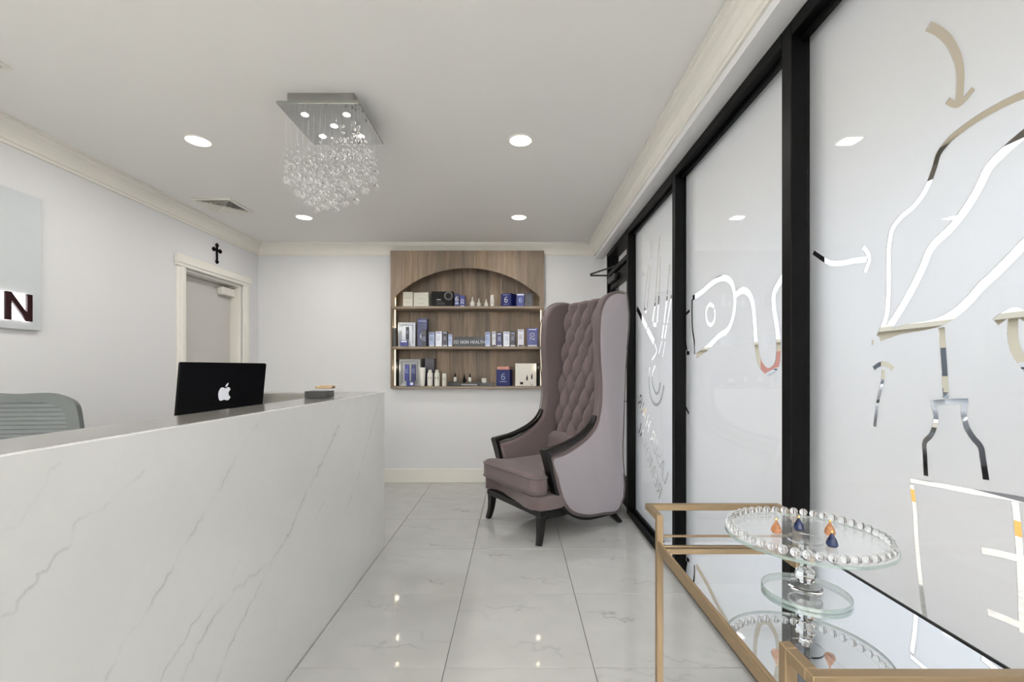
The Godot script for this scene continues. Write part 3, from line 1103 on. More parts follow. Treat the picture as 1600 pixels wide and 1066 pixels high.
	slab(st, PackedVector2Array([Vector2(-0.33, 0.13), Vector2(0.33, 0.13), Vector2(0.33, 1.80), Vector2(-0.33, 1.80)]), -0.04, 0.0, 0.012, 2, Transform3D(Basis(Vector3.RIGHT, -0.05), Vector3(0, 0, -0.73)))
	part("rear_panel", st, M.velvet, o)

func cushion_outline(grow: float) -> PackedVector2Array:
	# (x, t)
	return smooth2([-0.372 - grow, -0.02, -0.355, -0.045 - grow, -0.2, -0.058 - grow, 0.0, -0.064 - grow, 0.2, -0.058 - grow, 0.355, -0.045 - grow, 0.372 + grow, -0.02, 0.365 + grow, 0.05, 0.31 + grow, 0.09, 0.292 + grow, 0.14, 0.29 + grow, 0.35, 0.285, 0.565 + grow, 0.0, 0.57 + grow, -0.285, 0.565 + grow, -0.29 - grow, 0.35, -0.292 - grow, 0.14, -0.31 - grow, 0.09, -0.365 - grow, 0.05], 4, true)

func tuft(x: float, y: float) -> float:
	var a := x / 0.125 + (y - 0.69) / 0.272
	var b := x / 0.125 - (y - 0.69) / 0.272
	var fa := a - floorf(a)
	var fb := b - floorf(b)
	var puff := pow(sin(PI * fa) * sin(PI * fb), 0.42)
	var ra := a - roundf(a)
	var rb := b - roundf(b)
	var pit := exp(-(ra * ra + rb * rb) / 0.022)
	var edge := clampf((0.275 - absf(x)) / 0.03, 0.0, 1.0)
	var top := clampf((1.82 - y) / 0.03, 0.0, 1.0)
	return -0.655 - 0.12 * (y - 0.64) + (0.07 * puff - 0.014 * pit) * sqrt(edge) * sqrt(top) - 0.012 * (1.0 - edge)


# ---------------------------------------------------------------- niche with shelves
func niche_unit() -> void:
	var xl := -1.3346
	var xr := 0.2996
	var yb := 1.019
	var yt := 2.488
	var zf := -4.78
	var zb := -5.06
	var o := thing("display_shelf", "arched wooden display shelf built into the back wall", "shelf", Vector3(xl, yb, zf))
	var w := xr - xl
	var h := yt - yb
	var dep := zf - zb
	var n := 11
	# back boards
	for k in n:
		var st := mb()
		box(st, Vector3(w * k / n + 0.0008, 0.02, -dep), Vector3(w * (k + 1) / n - 0.0008, h, -dep + 0.014 + 0.0012 * (k % 3)), 0.0012)
		part("back_board", st, M.planks[(k * 3 + 1) % 4], o)
	# sides, top and the shelves
	for s in [[0.0, 0.018], [w - 0.018, w]]:
		var st := mb()
		box(st, Vector3(s[0], 0.0, -dep + 0.018), Vector3(s[1], 0.8785, 0.0), 0.001)
		box(st, Vector3(s[0], 0.8785, -dep + 0.018), Vector3(s[1], h, -0.0246))
		part("side_panel", st, M.planks[1], o)
	var st := mb()
	box(st, Vector3(0.018, h - 0.02, -dep + 0.018), Vector3(w - 0.018, h, -0.025))
	part("top_panel", st, M.planks[1], o)
	for y in [[0.0, 0.024], [0.424, 0.45], [0.853, 0.879]]:
		st = mb()
		box(st, Vector3(0.018, y[0], -dep + 0.018), Vector3(w - 0.018, y[1], -0.004), 0.0015)
		part("shelf_board", st, M.shelf_wood, o)
	# arched front boards: bottom follows the arch
	var rise := 0.303
	var spring := 0.982
	var half := w / 2.0 - 0.045
	var rad := (half * half + rise * rise) / (2 * rise)
	var bottom := func(x: float) -> float:
		var u := absf(x - w / 2.0)
		if u >= half:
			return 0.879
		return spring + rise - rad + sqrt(rad * rad - u * u)
	for k in n:
		var a := w * k / n
		var b := w * (k + 1) / n
		var pts := PackedVector2Array([Vector2(b - 0.0006, h), Vector2(a + 0.0006, h)])
		var stops := []
		for i in 11:
			stops.append(lerpf(a + 0.0006, b - 0.0006, i / 10.0))
		for edge in [w / 2.0 - half, w / 2.0 + half]:
			if edge > a and edge < b:
				stops.append(edge - 0.0008)
				stops.append(edge + 0.0008)
		stops.sort()
		for x in stops:
			pts.append(Vector2(x, bottom.call(x)))
		st = mb()
		slab(st, pts, -0.024, 0.0 - 0.0008 * (k % 2))
		part("arch_board", st, M.planks[(k * 2 + k / 3) % 4], o)
	# light strips up both sides
	for x in [0.024, w - 0.036]:
		for y in [[0.03, 0.42], [0.455, 0.85], [0.885, 0.985]]:
			st = mb()
			box(st, Vector3(x, y[0], -0.075), Vector3(x + 0.013, y[1], -0.065), 0.002)
			part("led_strip", st, M.led, o, "glowing warm white light strip")
			var l := OmniLight3D.new()
			l.name = "strip_light"
			l.light_energy = 0.004
			l.light_size = 0.02
			l.light_color = Color(1.0, 0.94, 0.82)
			l.shadow_enabled = true
			l.omni_range = 8.0
			l.omni_attenuation = 2.0
			o.add_child(l, true)
			l.position = Vector3(x + (0.03 if x < 0.5 else -0.02), (y[0] + y[1]) / 2.0, -0.07)

# front-face texture-free print: a round emblem, a word, lines
func product_box(called: String, label: String, category: String, x0: float, x1: float, shelf: float, h: float, dep: float, m: Material, turn := 0.0, front := 4.86, prints := [], group := "") -> Node3D:
	var w := x1 - x0
	var o := thing(called, label, category, Vector3((x0 + x1) / 2, shelf, -front), turn, group)
	var st := mb()
	box(st, Vector3(-w / 2, 0, -dep), Vector3(w / 2, h, 0), 0.0015)
	part("carton", st, m, o)
	for p in prints:
		add_print(o, p, 0.0006)
	return o

func add_print(o: Node3D, p: Array, z: float) -> void:
	# ["text", words, x, y, height, material, turn] | ["bar", x0, y0, x1, y1, material] | ["ring", x, y, r, thick, material]
	if p[0] == "text":
		var t := inst("print", letters(p[1], p[4], 0.0008), p[5], o)
		t.position = Vector3(p[2], p[3], z)
		t.rotation.z = p[6]
	elif p[0] == "bar":
		var st := mb()
		box(st, Vector3(p[1], p[2], z - 0.0008), Vector3(p[3], p[4], z + 0.0004))
		part("print", st, p[5], o)
	else:
		var st := mb()
		ring(st, Vector3(p[1], p[2], z), p[3], p[4])
		part("print", st, p[5], o)

func ring(st: SurfaceTool, c: Vector3, r: float, thick: float) -> void:
	for i in 20:
		var a := TAU * i / 20
		var b := TAU * (i + 1) / 20
		var o := Vector3(0, 0, 0.0006)
		var p := [c + o + Vector3(cos(a), sin(a), 0) * r, c + o + Vector3(cos(b), sin(b), 0) * r, c + o + Vector3(cos(b), sin(b), 0) * (r - thick), c + o + Vector3(cos(a), sin(a), 0) * (r - thick)]
		face(st, p, c - Vector3(0, 0, 1))

func bottle(called: String, label: String, x: float, shelf: float, prof: Array, body: Material, cap_prof: Array, cap: Material, front := 4.90, prints := [], group := "") -> void:
	var o := thing(called, label, "bottle" if called != "squeeze_tube" else "tube", Vector3(x, shelf, -front), 0.0, group)
	var st := mb()
	lathe(st, prof, 20)
	part("body", st, body, o)
	if cap_prof:
		st = mb()
		lathe(st, cap_prof, 16)
		part("cap", st, cap, o)
	for p in prints:
		add_print(o, p, p.back() if p[0] == "text" and p.size() > 7 else prof[1].x + 0.001)

func products() -> void:
	var T := 1.899
	var Mi := 1.470
	var B := 1.044
	var k := 4.86 / 702.0
	# ---- top shelf
	product_box("skincare_box", "narrow cream box at the left end of the top shelf", "box", -1.222, -1.118, T, 0.165, 0.12, M.cream_box, 0.10, 4.87, [["bar", -0.035, 0.10, 0.035, 0.103, M.print_grey], ["bar", -0.035, 0.05, 0.02, 0.052, M.print_grey]])
	product_box("skincare_box", "wide cream box beside the black box on the top shelf", "box", -1.112, -0.945, T, 0.160, 0.11, M.cream_box, -0.12, 4.87, [["bar", -0.03, 0.09, 0.05, 0.092, M.print_grey], ["bar", -0.03, 0.04, 0.03, 0.042, M.print_grey]])
	product_box("skincare_box", "large black box with a grey ring on the top shelf", "box", -0.912, -0.680, T, 0.168, 0.11, M.print_black, 0.0, 4.855, [["ring", 0.068, 0.12, 0.047, 0.014, M.print_grey], ["bar", -0.06, 0.078, -0.015, 0.083, M.print_white], ["bar", -0.06, 0.064, -0.005, 0.068, M.print_grey], ["bar", -0.06, 0.045, 0.03, 0.048, M.print_grey], ["bar", -0.06, 0.03, 0.03, 0.034, M.print_grey]])
	product_box("skincare_box", "slim blue box with a pale emblem touching the black box", "box", -0.665, -0.612, T, 0.142, 0.05, M.blue, 0.05, 4.855, [["text", "6", 0.0, 0.085, 0.05, M.print_white, 0.0], ["bar", -0.018, 0.03, 0.018, 0.05, M.pale_blue]])
	product_box("skincare_box", "slim violet-blue box left of the dropper bottles", "box", -0.604, -0.551, T, 0.125, 0.05, M.mid_blue, -0.05, 4.855, [["text", "ZO", 0.0, 0.06, 0.032, M.print_white, PI / 2], ["bar", -0.02, 0.002, 0.02, 0.014, M.print_white]])
	var drop := [Vector2(0.0, 0.0), Vector2(0.024, 0.0), Vector2(0.026, 0.004), Vector2(0.026, 0.050), Vector2(0.020, 0.060), Vector2(0.010, 0.064), Vector2(0.010, 0.068), Vector2(0, 0.068)]
	var dcap := [Vector2(0.0, 0.068), Vector2(0.012, 0.068), Vector2(0.011, 0.084), Vector2(0.006, 0.088), Vector2(0.007, 0.108), Vector2(0.004, 0.114), Vector2(0, 0.115)]
	for e in [[-0.473, 1.0, "tallest white dropper bottle on the top shelf"], [-0.403, 0.86, "middle white dropper bottle on the top shelf"], [-0.323, 0.80, "shortest white dropper bottle, beside the white cylinder"]]:
		bottle("dropper_bottle", e[2], e[0], T, scaled(drop, e[1]), M.white_gloss, scaled(dcap, e[1]), M.white_gloss, 4.89, [["ring", 0.0, 0.032 * e[1], 0.012, 0.003, M.print_grey]], "white dropper bottles on the top shelf")
	bottle("pump_bottle", "white cylinder bottle right of the dropper bottles", -0.257, T, [Vector2(0, 0), Vector2(0.022, 0), Vector2(0.023, 0.003), Vector2(0.023, 0.085), Vector2(0.021, 0.09), Vector2(0, 0.09)], M.white_gloss, [Vector2(0, 0.092), Vector2(0.021, 0.092), Vector2(0.021, 0.115), Vector2(0.018, 0.118), Vector2(0.018, 0.135), Vector2(0, 0.137)], M.white_gloss, 4.89, [["ring", 0.0, 0.07, 0.009, 0.003, M.print_grey], ["bar", -0.012, 0.042, 0.012, 0.045, M.print_black]])
	product_box("skincare_box", "square blue box with a white emblem on the top shelf", "box", -0.170, -0.045, T, 0.148, 0.12, M.blue, -0.45, 4.87, [["text", "6", 0.0, 0.08, 0.062, M.print_white, 0.0], ["bar", -0.035, 0.132, 0.03, 0.137, M.pale_blue], ["bar", -0.03, 0.03, 0.03, 0.033, M.pale_blue]])
	product_box("skincare_box", "blue box with a pale top band at the right of the top shelf", "box", 0.008, 0.090, T, 0.148, 0.09, M.mid_blue, 0.05, 4.865, [["text", "6", 0.0, 0.075, 0.05, M.pale_blue, 0.0], ["bar", -0.038, 0.128, 0.038, 0.142, M.print_white]])
	product_box("skincare_box", "dark navy box at the right end of the top shelf", "box", 0.096, 0.182, T, 0.150, 0.09, M.navy, -0.04, 4.865, [["bar", -0.03, 0.05, 0.03, 0.10, M.charcoal], ["bar", -0.03, 0.115, 0.03, 0.119, M.print_grey]])
	# ---- middle shelf
	display_frame("framed_display", "white display frame with a blue strip on the middle shelf", -1.277, -1.090, Mi, 0.265, M.silver_card, [[-0.012, 0.075, 0.032, 0.14, M.navy]])
	product_box("skincare_jar_box", "small blue box in front of the middle shelf frame", "box", -1.235, -1.160, Mi, 0.066, 0.05, M.mid_blue, 0.0, 4.80, [["bar", -0.03, 0.045, 0.03, 0.06, M.print_white]])
	var v := thing("glass_vase", "smoky glass vase at the left end of the middle shelf", "vase", Vector3(-1.298, Mi, -4.812))
	var st := mb()
	lathe(st, [Vector2(0, 0), Vector2(0.016, 0), Vector2(0.018, 0.01), Vector2(0.015, 0.10), Vector2(0.017, 0.20), Vector2(0.015, 0.20), Vector2(0.012, 0.10), Vector2(0.014, 0.014), Vector2(0, 0.012)], 16)
	part("body", st, M.mesh_dark, v)
	product_box("skincare_box", "tallest blue box on the middle shelf", "box", -1.068, -0.962, Mi, 0.305, 0.07, M.blue, 0.0, 4.87, [["text", "6", -0.005, 0.11, 0.06, M.print_white, 0.3], ["bar", -0.045, 0.275, 0.045, 0.282, M.pale_blue]])
	product_box("skincare_box", "navy box in front of the tallest blue box", "box", -1.003, -0.955, Mi, 0.180, 0.045, M.navy, 0.0, 4.79, [["text", "ZO", 0.0, 0.08, 0.028, M.pale_blue, PI / 2]])
	var mid := [
		[-0.942, -0.881, 0.157, M.pale_blue, M.navy, "first pale blue slim box right of the tall blue box"],
		[-0.868, -0.800, 0.165, M.silver_card, M.mid_blue, "silvery slim box with blue print, second from the tall box"],
		[-0.796, -0.738, 0.165, M.navy, M.print_white, "navy slim box, third from the tall blue box"],
		[-0.732, -0.688, 0.133, M.pale_blue, M.navy, "short pale slim box left of the grey sign"],
		[-0.332, -0.278, 0.160, M.pale_blue, M.blue, "pale blue slim box right of the grey sign"],
		[-0.256, -0.217, 0.164, M.print_white, M.navy, "narrowest white slim box right of the grey sign"],
		[-0.210, -0.149, 0.155, M.blue, M.print_white, "blue slim box third right of the grey sign"],
		[-0.136, -0.068, 0.163, M.silver_card, M.mid_blue, "wide silvery slim box right of the grey sign"],
		[-0.061, -0.005, 0.164, M.navy, M.pale_blue, "navy slim box fifth right of the grey sign"],
		[0.021, 0.086, 0.187, M.print_white, M.blue, "tall white and blue slim box near the wing chair"],
		[0.121, 0.236, 0.202, M.mid_blue, M.print_white, "large blue box half hidden by the wing chair"],
	]
	for e in mid:
		var w: float = e[1] - e[0]
		product_box("skincare_box", e[5], "box", e[0], e[1], Mi, e[2], 0.05, e[3], 0.08 * sin(e[0] * 40.0), 4.86, [["text", "ZO", 0.0, e[2] * 0.55, w * 0.42, e[4], PI / 2], ["bar", -w * 0.42, 0.004, w * 0.42, 0.018, M.print_white if e[3] != M.print_white else M.navy], ["bar", -w * 0.35, e[2] - 0.02, w * 0.35, e[2] - 0.012, e[4]]], "slim boxes on the middle shelf")
	product_box("shelf_sign", "grey sign lettered in white on the middle shelf", "sign", -0.665, -0.340, Mi, 0.103, 0.03, M.charcoal, 0.0, 4.84, [["text", "ZO SKIN HEALTH", 0.0, 0.048, 0.033, M.print_white, 0.0]])
	# ---- bottom shelf
	product_box("binder", "black binder at the left end of the bottom shelf", "binder", -1.314, -1.274, B, 0.295, 0.12, M.print_black, 0.0, 4.865, [["bar", -0.012, 0.2, 0.012, 0.26, M.dark_slab]])
	display_frame("framed_display", "grey display frame holding two blue strips on the bottom shelf", -1.266, -1.037, B, 0.292, M.grey_frame, [[-0.057, 0.055, 0.048, 0.18, M.mid_blue], [0.016, 0.055, 0.05, 0.18, M.blue]])
	product_box("skincare_jar_box", "small lilac-blue box in front of the bottom shelf frame", "box", -1.170, -1.090, B, 0.055, 0.04, M.mid_blue, 0.0, 4.80, [["bar", 0.0, 0.012, 0.034, 0.042, M.print_white]])
	product_box("folder", "narrow navy folder behind the white tube", "folder", -1.032, -1.005, B, 0.298, 0.10, M.print_black, 0.0, 4.93)
	product_box("folder", "wide dark navy folder behind the white bottles", "folder", -1.000, -0.895, B, 0.298, 0.09, M.navy, 0.0, 4.93)
	bottle("squeeze_tube", "white tapered tube on the bottom shelf", -1.003, B, [Vector2(0, 0), Vector2(0.022, 0), Vector2(0.022, 0.012), Vector2(0.025, 0.02), Vector2(0.031, 0.14), Vector2(0.034, 0.195), Vector2(0.033, 0.20), Vector2(0, 0.20)], M.white_gloss, [], M.white_gloss, 4.83, [["ring", 0.0, 0.138, 0.015, 0.004, M.print_grey]])
	var bot := [Vector2(0, 0), Vector2(0.026, 0), Vector2(0.029, 0.004), Vector2(0.029, 0.135), Vector2(0.024, 0.147), Vector2(0.018, 0.15), Vector2(0, 0.15)]
	var bcap := [Vector2(0, 0.15), Vector2(0.020, 0.15), Vector2(0.020, 0.172), Vector2(0.017, 0.176), Vector2(0, 0.176)]
	bottle("skincare_bottle", "white bottle with a grey ring, next to the tube", -0.922, B, bot, M.white_gloss, bcap, M.white_gloss, 4.83, [["ring", 0.0, 0.088, 0.017, 0.005, M.print_grey]])
	bottle("skincare_bottle", "cream bottle with a dark ring, third from the frame", -0.847, B, bot, M.cream_box, bcap, M.cream_box, 4.83, [["ring", 0.0, 0.088, 0.017, 0.006, M.print_black]])
	bottle("skincare_bottle", "small cream cylinder bottle right of the larger bottles", -0.768, B, [Vector2(0, 0), Vector2(0.023, 0), Vector2(0.024, 0.004), Vector2(0.024, 0.134), Vector2(0.022, 0.138), Vector2(0, 0.138)], M.cream_box, [], M.cream_box, 4.83, [["ring", 0.0, 0.078, 0.012, 0.003, M.print_grey]])
	var tr := thing("product_tray", "dark stepped tray under the brown dropper bottles", "tray", Vector3(-0.486, B, -4.88))
	for e in [[-0.245, -0.115, 0.048, 0.0], [-0.115, 0.085, 0.034, 0.01], [-0.03, 0.13, 0.046, -0.03], [0.10, 0.245, 0.036, 0.0]]:
		st = mb()
		box(st, Vector3(e[0], 0, -0.05 + e[3]), Vector3(e[1], e[2], 0.05 + e[3]), 0.002)
		part("step", st, M.dark_slab, tr)
	for e in [[-0.095, -0.085, 0.012, 0.020], [-0.078, 0.07, 0.013, 0.018]]:
		add_print(tr, ["bar", e[0], e[2], e[1], e[3], M.print_white], 0.0605)
	var dark := [Vector2(0, 0), Vector2(0.0155, 0), Vector2(0.017, 0.003), Vector2(0.017, 0.040), Vector2(0.008, 0.050), Vector2(0, 0.05)]
	var darkcap := [Vector2(0, 0.05), Vector2(0.011, 0.05), Vector2(0.010, 0.066), Vector2(0.006, 0.069), Vector2(0.006, 0.088), Vector2(0, 0.092)]
	var spots := [[-0.660, 0.048, M.white_gloss, "dropper bottle with a white label, left on the dark tray"], [-0.560, 0.034, M.print_black, "all black dropper bottle in the middle of the dark tray"], [-0.500, 0.046, M.white_gloss, "dropper bottle with a white label beside the white jar"]]
	for e in spots:
		bottle("dropper_bottle", e[3], e[0], B + e[1] + 0.0005, dark, e[2], darkcap, M.print_black, 4.885)
	bottle("cream_jar", "small white jar on the dark tray", -0.345, B + 0.0365, [Vector2(0, 0), Vector2(0.026, 0), Vector2(0.028, 0.004), Vector2(0.028, 0.030), Vector2(0, 0.03)], M.white_gloss, [Vector2(0, 0.032), Vector2(0.029, 0.032), Vector2(0.029, 0.047), Vector2(0, 0.049)], M.cream_box, 4.88)
	product_box("skincare_box", "blue box with a rose band on top, bottom shelf", "box", -0.215, -0.062, B, 0.178, 0.10, M.blue, -0.3, 4.87, [["text", "6", 0.0, 0.10, 0.07, M.pale_blue, 0.0], ["bar", -0.04, 0.045, 0.04, 0.05, M.print_white]])
	product_box("skincare_box", "rose coloured carton lying on the bottom blue box", "box", -0.205, -0.070, B + 0.1785, 0.033, 0.09, M.rose, -0.3, 4.87, [["bar", 0.03, 0.0, 0.045, 0.033, M.salmon]])
	product_box("gift_box", "square white box with small black pictures beside the wing chair", "box", -0.006, 0.222, B, 0.245, 0.06, M.white_gloss, 0.05, 4.86, [["bar", -0.062, 0.018, -0.03, 0.044, M.print_black], ["bar", 0.004, 0.062, 0.022, 0.10, M.print_black], ["bar", 0.009, 0.10, 0.017, 0.118, M.print_black], ["bar", 0.058, 0.075, 0.072, 0.118, M.print_black], ["bar", 0.061, 0.118, 0.069, 0.135, M.print_black], ["bar", 0.05, 0.015, 0.075, 0.02, M.print_black], ["bar", -0.095, 0.215, -0.088, 0.222, M.print_grey]])
	product_box("binder", "thin black binder between the white gift box and wing chair", "binder", 0.230, 0.262, B, 0.245, 0.10, M.print_black, 0.0, 4.86)

func scaled(p: Array, k: float) -> Array:
	var out := []
	for q in p:
		out.append(q * k)
	return out

func display_frame(called: String, label: String, x0: float, x1: float, shelf: float, h: float, m: Material, strips: Array) -> void:
	var w := x1 - x0
	var o := thing(called, label, "frame", Vector3((x0 + x1) / 2, shelf, -4.88))
	var st := mb()
	box(st, Vector3(-w / 2, 0, -0.03), Vector3(w / 2, h, -0.012))
	part("panel", st, m, o)
	for e in [[-w / 2, 0.0, -w / 2 + 0.016, h], [w / 2 - 0.016, 0.0, w / 2, h], [-w / 2 + 0.016, h - 0.016, w / 2 - 0.016, h], [-w / 2 + 0.016, 0.0, w / 2 - 0.016, 0.016]]:
		st = mb()
		box(st, Vector3(e[0], e[1], -0.012), Vector3(e[2], e[3], 0.008), 0.003)
		part("rail", st, m, o)
	for e in [[-w / 2 + 0.03, 0.03, -w / 2 + 0.034, h - 0.03], [w / 2 - 0.034, 0.03, w / 2 - 0.03, h - 0.03], [-w / 2 + 0.034, h - 0.034, w / 2 - 0.034, h - 0.03]]:
		st = mb()
		box(st, Vector3(e[0], e[1], -0.012), Vector3(e[2], e[3], -0.006))
		part("inner_line", st, M.print_grey, o)
	for s in strips:
		st = mb()
		box(st, Vector3(s[0], s[1], -0.012), Vector3(s[0] + s[2], s[1] + s[3], 0.004), 0.001)
		var p := part("strip", st, s[4], o)
		add_print(p, ["text", "ZO", s[0] + s[2] / 2, s[1] + s[3] * 0.6, s[2] * 0.6, M.pale_blue, PI / 2], 0.005)


# ---------------------------------------------------------------- bar cart
func bar_cart() -> void:
	var xf := 0.424
	var xb := 0.832
	var zn := -0.70
	var zf := -1.329
	var o := thing("bar_cart", "brass bar cart with a mirrored top in front of the window", "cart", Vector3((xf + xb) / 2, 0, (zn + zf) / 2))
	var hx := (xb - xf) / 2
	var hz := (zn - zf) / 2
	var t := 0.019
	var top := 0.792
	var tray := 0.713
	for sx in [-1, 1]:
		for sz in [-1, 1]:
			var st := mb()
			var c := Vector3(sx * hx, 0, sz * hz)
			box(st, c + Vector3(-t / 2, 0.07, -t / 2), c + Vector3(t / 2, top, t / 2), 0.0015)
			part("post", st, M.brass, o)
			st = mb()
			lathe(st, [Vector2(0, -0.012), Vector2(0.026, -0.012), Vector2(0.03, -0.006), Vector2(0.03, 0.006), Vector2(0.026, 0.012), Vector2(0, 0.012)], 20, Transform3D(Basis(Vector3.BACK, PI / 2), c + Vector3(0, 0.03, 0)))
			box(st, c + Vector3(-0.018, 0.028, -0.006), c + Vector3(-0.014, 0.07, 0.006))
			box(st, c + Vector3(0.014, 0.028, -0.006), c + Vector3(0.018, 0.07, 0.006))
			box(st, c + Vector3(-0.018, 0.062, -0.008), c + Vector3(0.018, 0.07, 0.008))
			part("caster", st, M.black_plastic, o)
	# handles standing out at both ends
	for sz in [-1, 1]:
		var st := mb()
		var out: float = sz * (hz + (0.105 if sz < 0 else 0.065))
		for sx in [-1, 1]:
			box(st, Vector3(sx * hx - t / 2, top - t, minf(sz * (hz + t / 2), out - sz * t / 2)), Vector3(sx * hx + t / 2, top, maxf(sz * (hz + t / 2), out - sz * t / 2)), 0.0015)
		box(st, Vector3(-hx - t / 2, top - t, out - t / 2), Vector3(hx + t / 2, top, out + t / 2), 0.0015)
		part("handle", st, M.brass, o)
	for y in [tray, 0.22]:
		for sx in [-1, 1]:
			var st := mb()
			box(st, Vector3(sx * hx - 0.008, y - 0.030, -hz + t / 2), Vector3(sx * hx + 0.008, y - 0.0062, hz - t / 2), 0.001)
			part("side_rail", st, M.brass, o)
		for sz in [-1, 1]:
			var st := mb()
			box(st, Vector3(-hx + t / 2, y - 0.030, sz * (hz - t / 2 - 0.009) - 0.008), Vector3(hx - t / 2, y - 0.0062, sz * (hz - t / 2 - 0.009) + 0.008), 0.001)
			part("end_rail", st, M.brass, o)
		var st := mb()
		box(st, Vector3(-hx + 0.0004, y - 0.006, -hz + t / 2 + 0.0002), Vector3(hx - 0.0004, y, hz - t / 2 - 0.0002))
		part("mirror_shelf", st, M.mirror, o)
		st = mb()
		box(st, Vector3(-hx - 0.008, y - 0.006, -hz + t / 2 + 0.0002), Vector3(-hx, y + 0.002, hz - t / 2 - 0.0002), 0.001)
		part("edge_strip", st, M.brass, o)
		st = mb()
		box(st, Vector3(hx, y - 0.006, -hz + t / 2 + 0.0002), Vector3(hx + 0.003, y + 0.003, hz - t / 2 - 0.0002))
		part("edge_strip", st, M.black_plastic, o)
	var st := mb()
	box(st, Vector3(-hx + t / 2, tray + 0.012, -hz - 0.003), Vector3(hx - t / 2, tray + 0.018, -hz + 0.003), 0.001)
	part("guard_rail", st, M.brass, o)

func cake_stand() -> void:
	var c := Vector3(0.655, 0.7135, -1.017)
	var o := thing("cake_stand", "crystal cake stand with a mirrored plate rimmed by glass beads", "cake stand", c)
	var st := mb()
	lathe(st, [Vector2(0, 0), Vector2(0.084, 0), Vector2(0.086, 0.001), Vector2(0.086, 0.008), Vector2(0.084, 0.009), Vector2(0, 0.009)], 64)
	var base := part("base", st, M.plate_glass, o)
	st = mb()
	lathe(st, [Vector2(0, 0.0098), Vector2(0.032, 0.0098), Vector2(0.034, 0.012), Vector2(0.034, 0.018), Vector2(0.031, 0.020), Vector2(0, 0.020)], 40)
	part("collar", st, M.crystal, base)
	st = mb()
	lathe(st, [Vector2(0.0862, 0.0002), Vector2(0.0882, 0.0008), Vector2(0.0882, 0.0082), Vector2(0.0862, 0.0088), Vector2(0.0862, 0.0002)], 64)
	part("rim", st, M.rim_glass, base)
	for y in [0.042, 0.080, 0.106]:
		st = mb()
		var r := 0.021 if y < 0.1 else 0.014
		var prof := []
		for k in 7:
			var a := -PI / 2 + PI * k / 6
			prof.append(Vector2(maxf(0.0, r * cos(a)) if k % 6 else 0.0, y + r * sin(a)))
		lathe(st, prof, 12, Transform3D(), false)
		part("stem_ball", st, M.crystal, o)
	st = mb()
	lathe(st, [Vector2(0, 0.1206), Vector2(0.036, 0.1206), Vector2(0.036, 0.1246), Vector2(0, 0.1246)], 40)
	part("top_collar", st, M.crystal, o)
	st = mb()
	lathe(st, [Vector2(0, 0.1248), Vector2(0.160, 0.1248), Vector2(0.163, 0.127), Vector2(0.163, 0.131), Vector2(0.160, 0.1328), Vector2(0, 0.1328)], 80)
	var plate := part("plate", st, M.plate_glass, o)
	st = mb()
	lathe(st, [Vector2(0.1632, 0.1254), Vector2(0.1652, 0.1262), Vector2(0.1652, 0.1318), Vector2(0.1632, 0.1326), Vector2(0.1632, 0.1254)], 80)
	part("rim", st, M.rim_glass, plate)
	var ball := SphereMesh.new()
	ball.radius = 0.0092
	ball.height = 0.0184
	ball.radial_segments = 10
	ball.rings = 6
	for k in 46:
		var a := TAU * k / 46
		var b := inst("bead", ball, M.crystal, plate)
		b.position = Vector3(sin(a) * 0.1545, 0.1422, cos(a) * 0.1545)
	# four little faceted perfume drops on the plate
	var drops := [[-0.060, 0.009, M.amber, "amber drop-shaped stopper at the left of the plate"], [0.002, 0.026, M.sapphire, "blue drop-shaped stopper farthest from the viewer"], [0.054, -0.003, M.amber, "amber drop-shaped stopper at the right of the plate"], [0.011, -0.071, M.sapphire, "blue drop-shaped stopper nearest the viewer"]]
	for e in drops:
		var s := thing("drop_ornament", e[3], "ornament", c + Vector3(e[0], 0.1336, -e[1]), 0.0, "little drops on the cake stand")
		st = mb()
		lathe(st, [Vector2(0, 0), Vector2(0.009, 0.001), Vector2(0.0115, 0.006), Vector2(0.009, 0.015), Vector2(0.004, 0.024), Vector2(0.0015, 0.029), Vector2(0, 0.030)], 9, Transform3D(), false)
		part("gem", st, e[2], s)
		st = mb()
		lathe(st, [Vector2(0, 0.029), Vector2(0.0018, 0.029), Vector2(0.0024, 0.031), Vector2(0.0015, 0.034), Vector2(0, 0.0345)], 8)
		part("tip", st, M.gold, s)


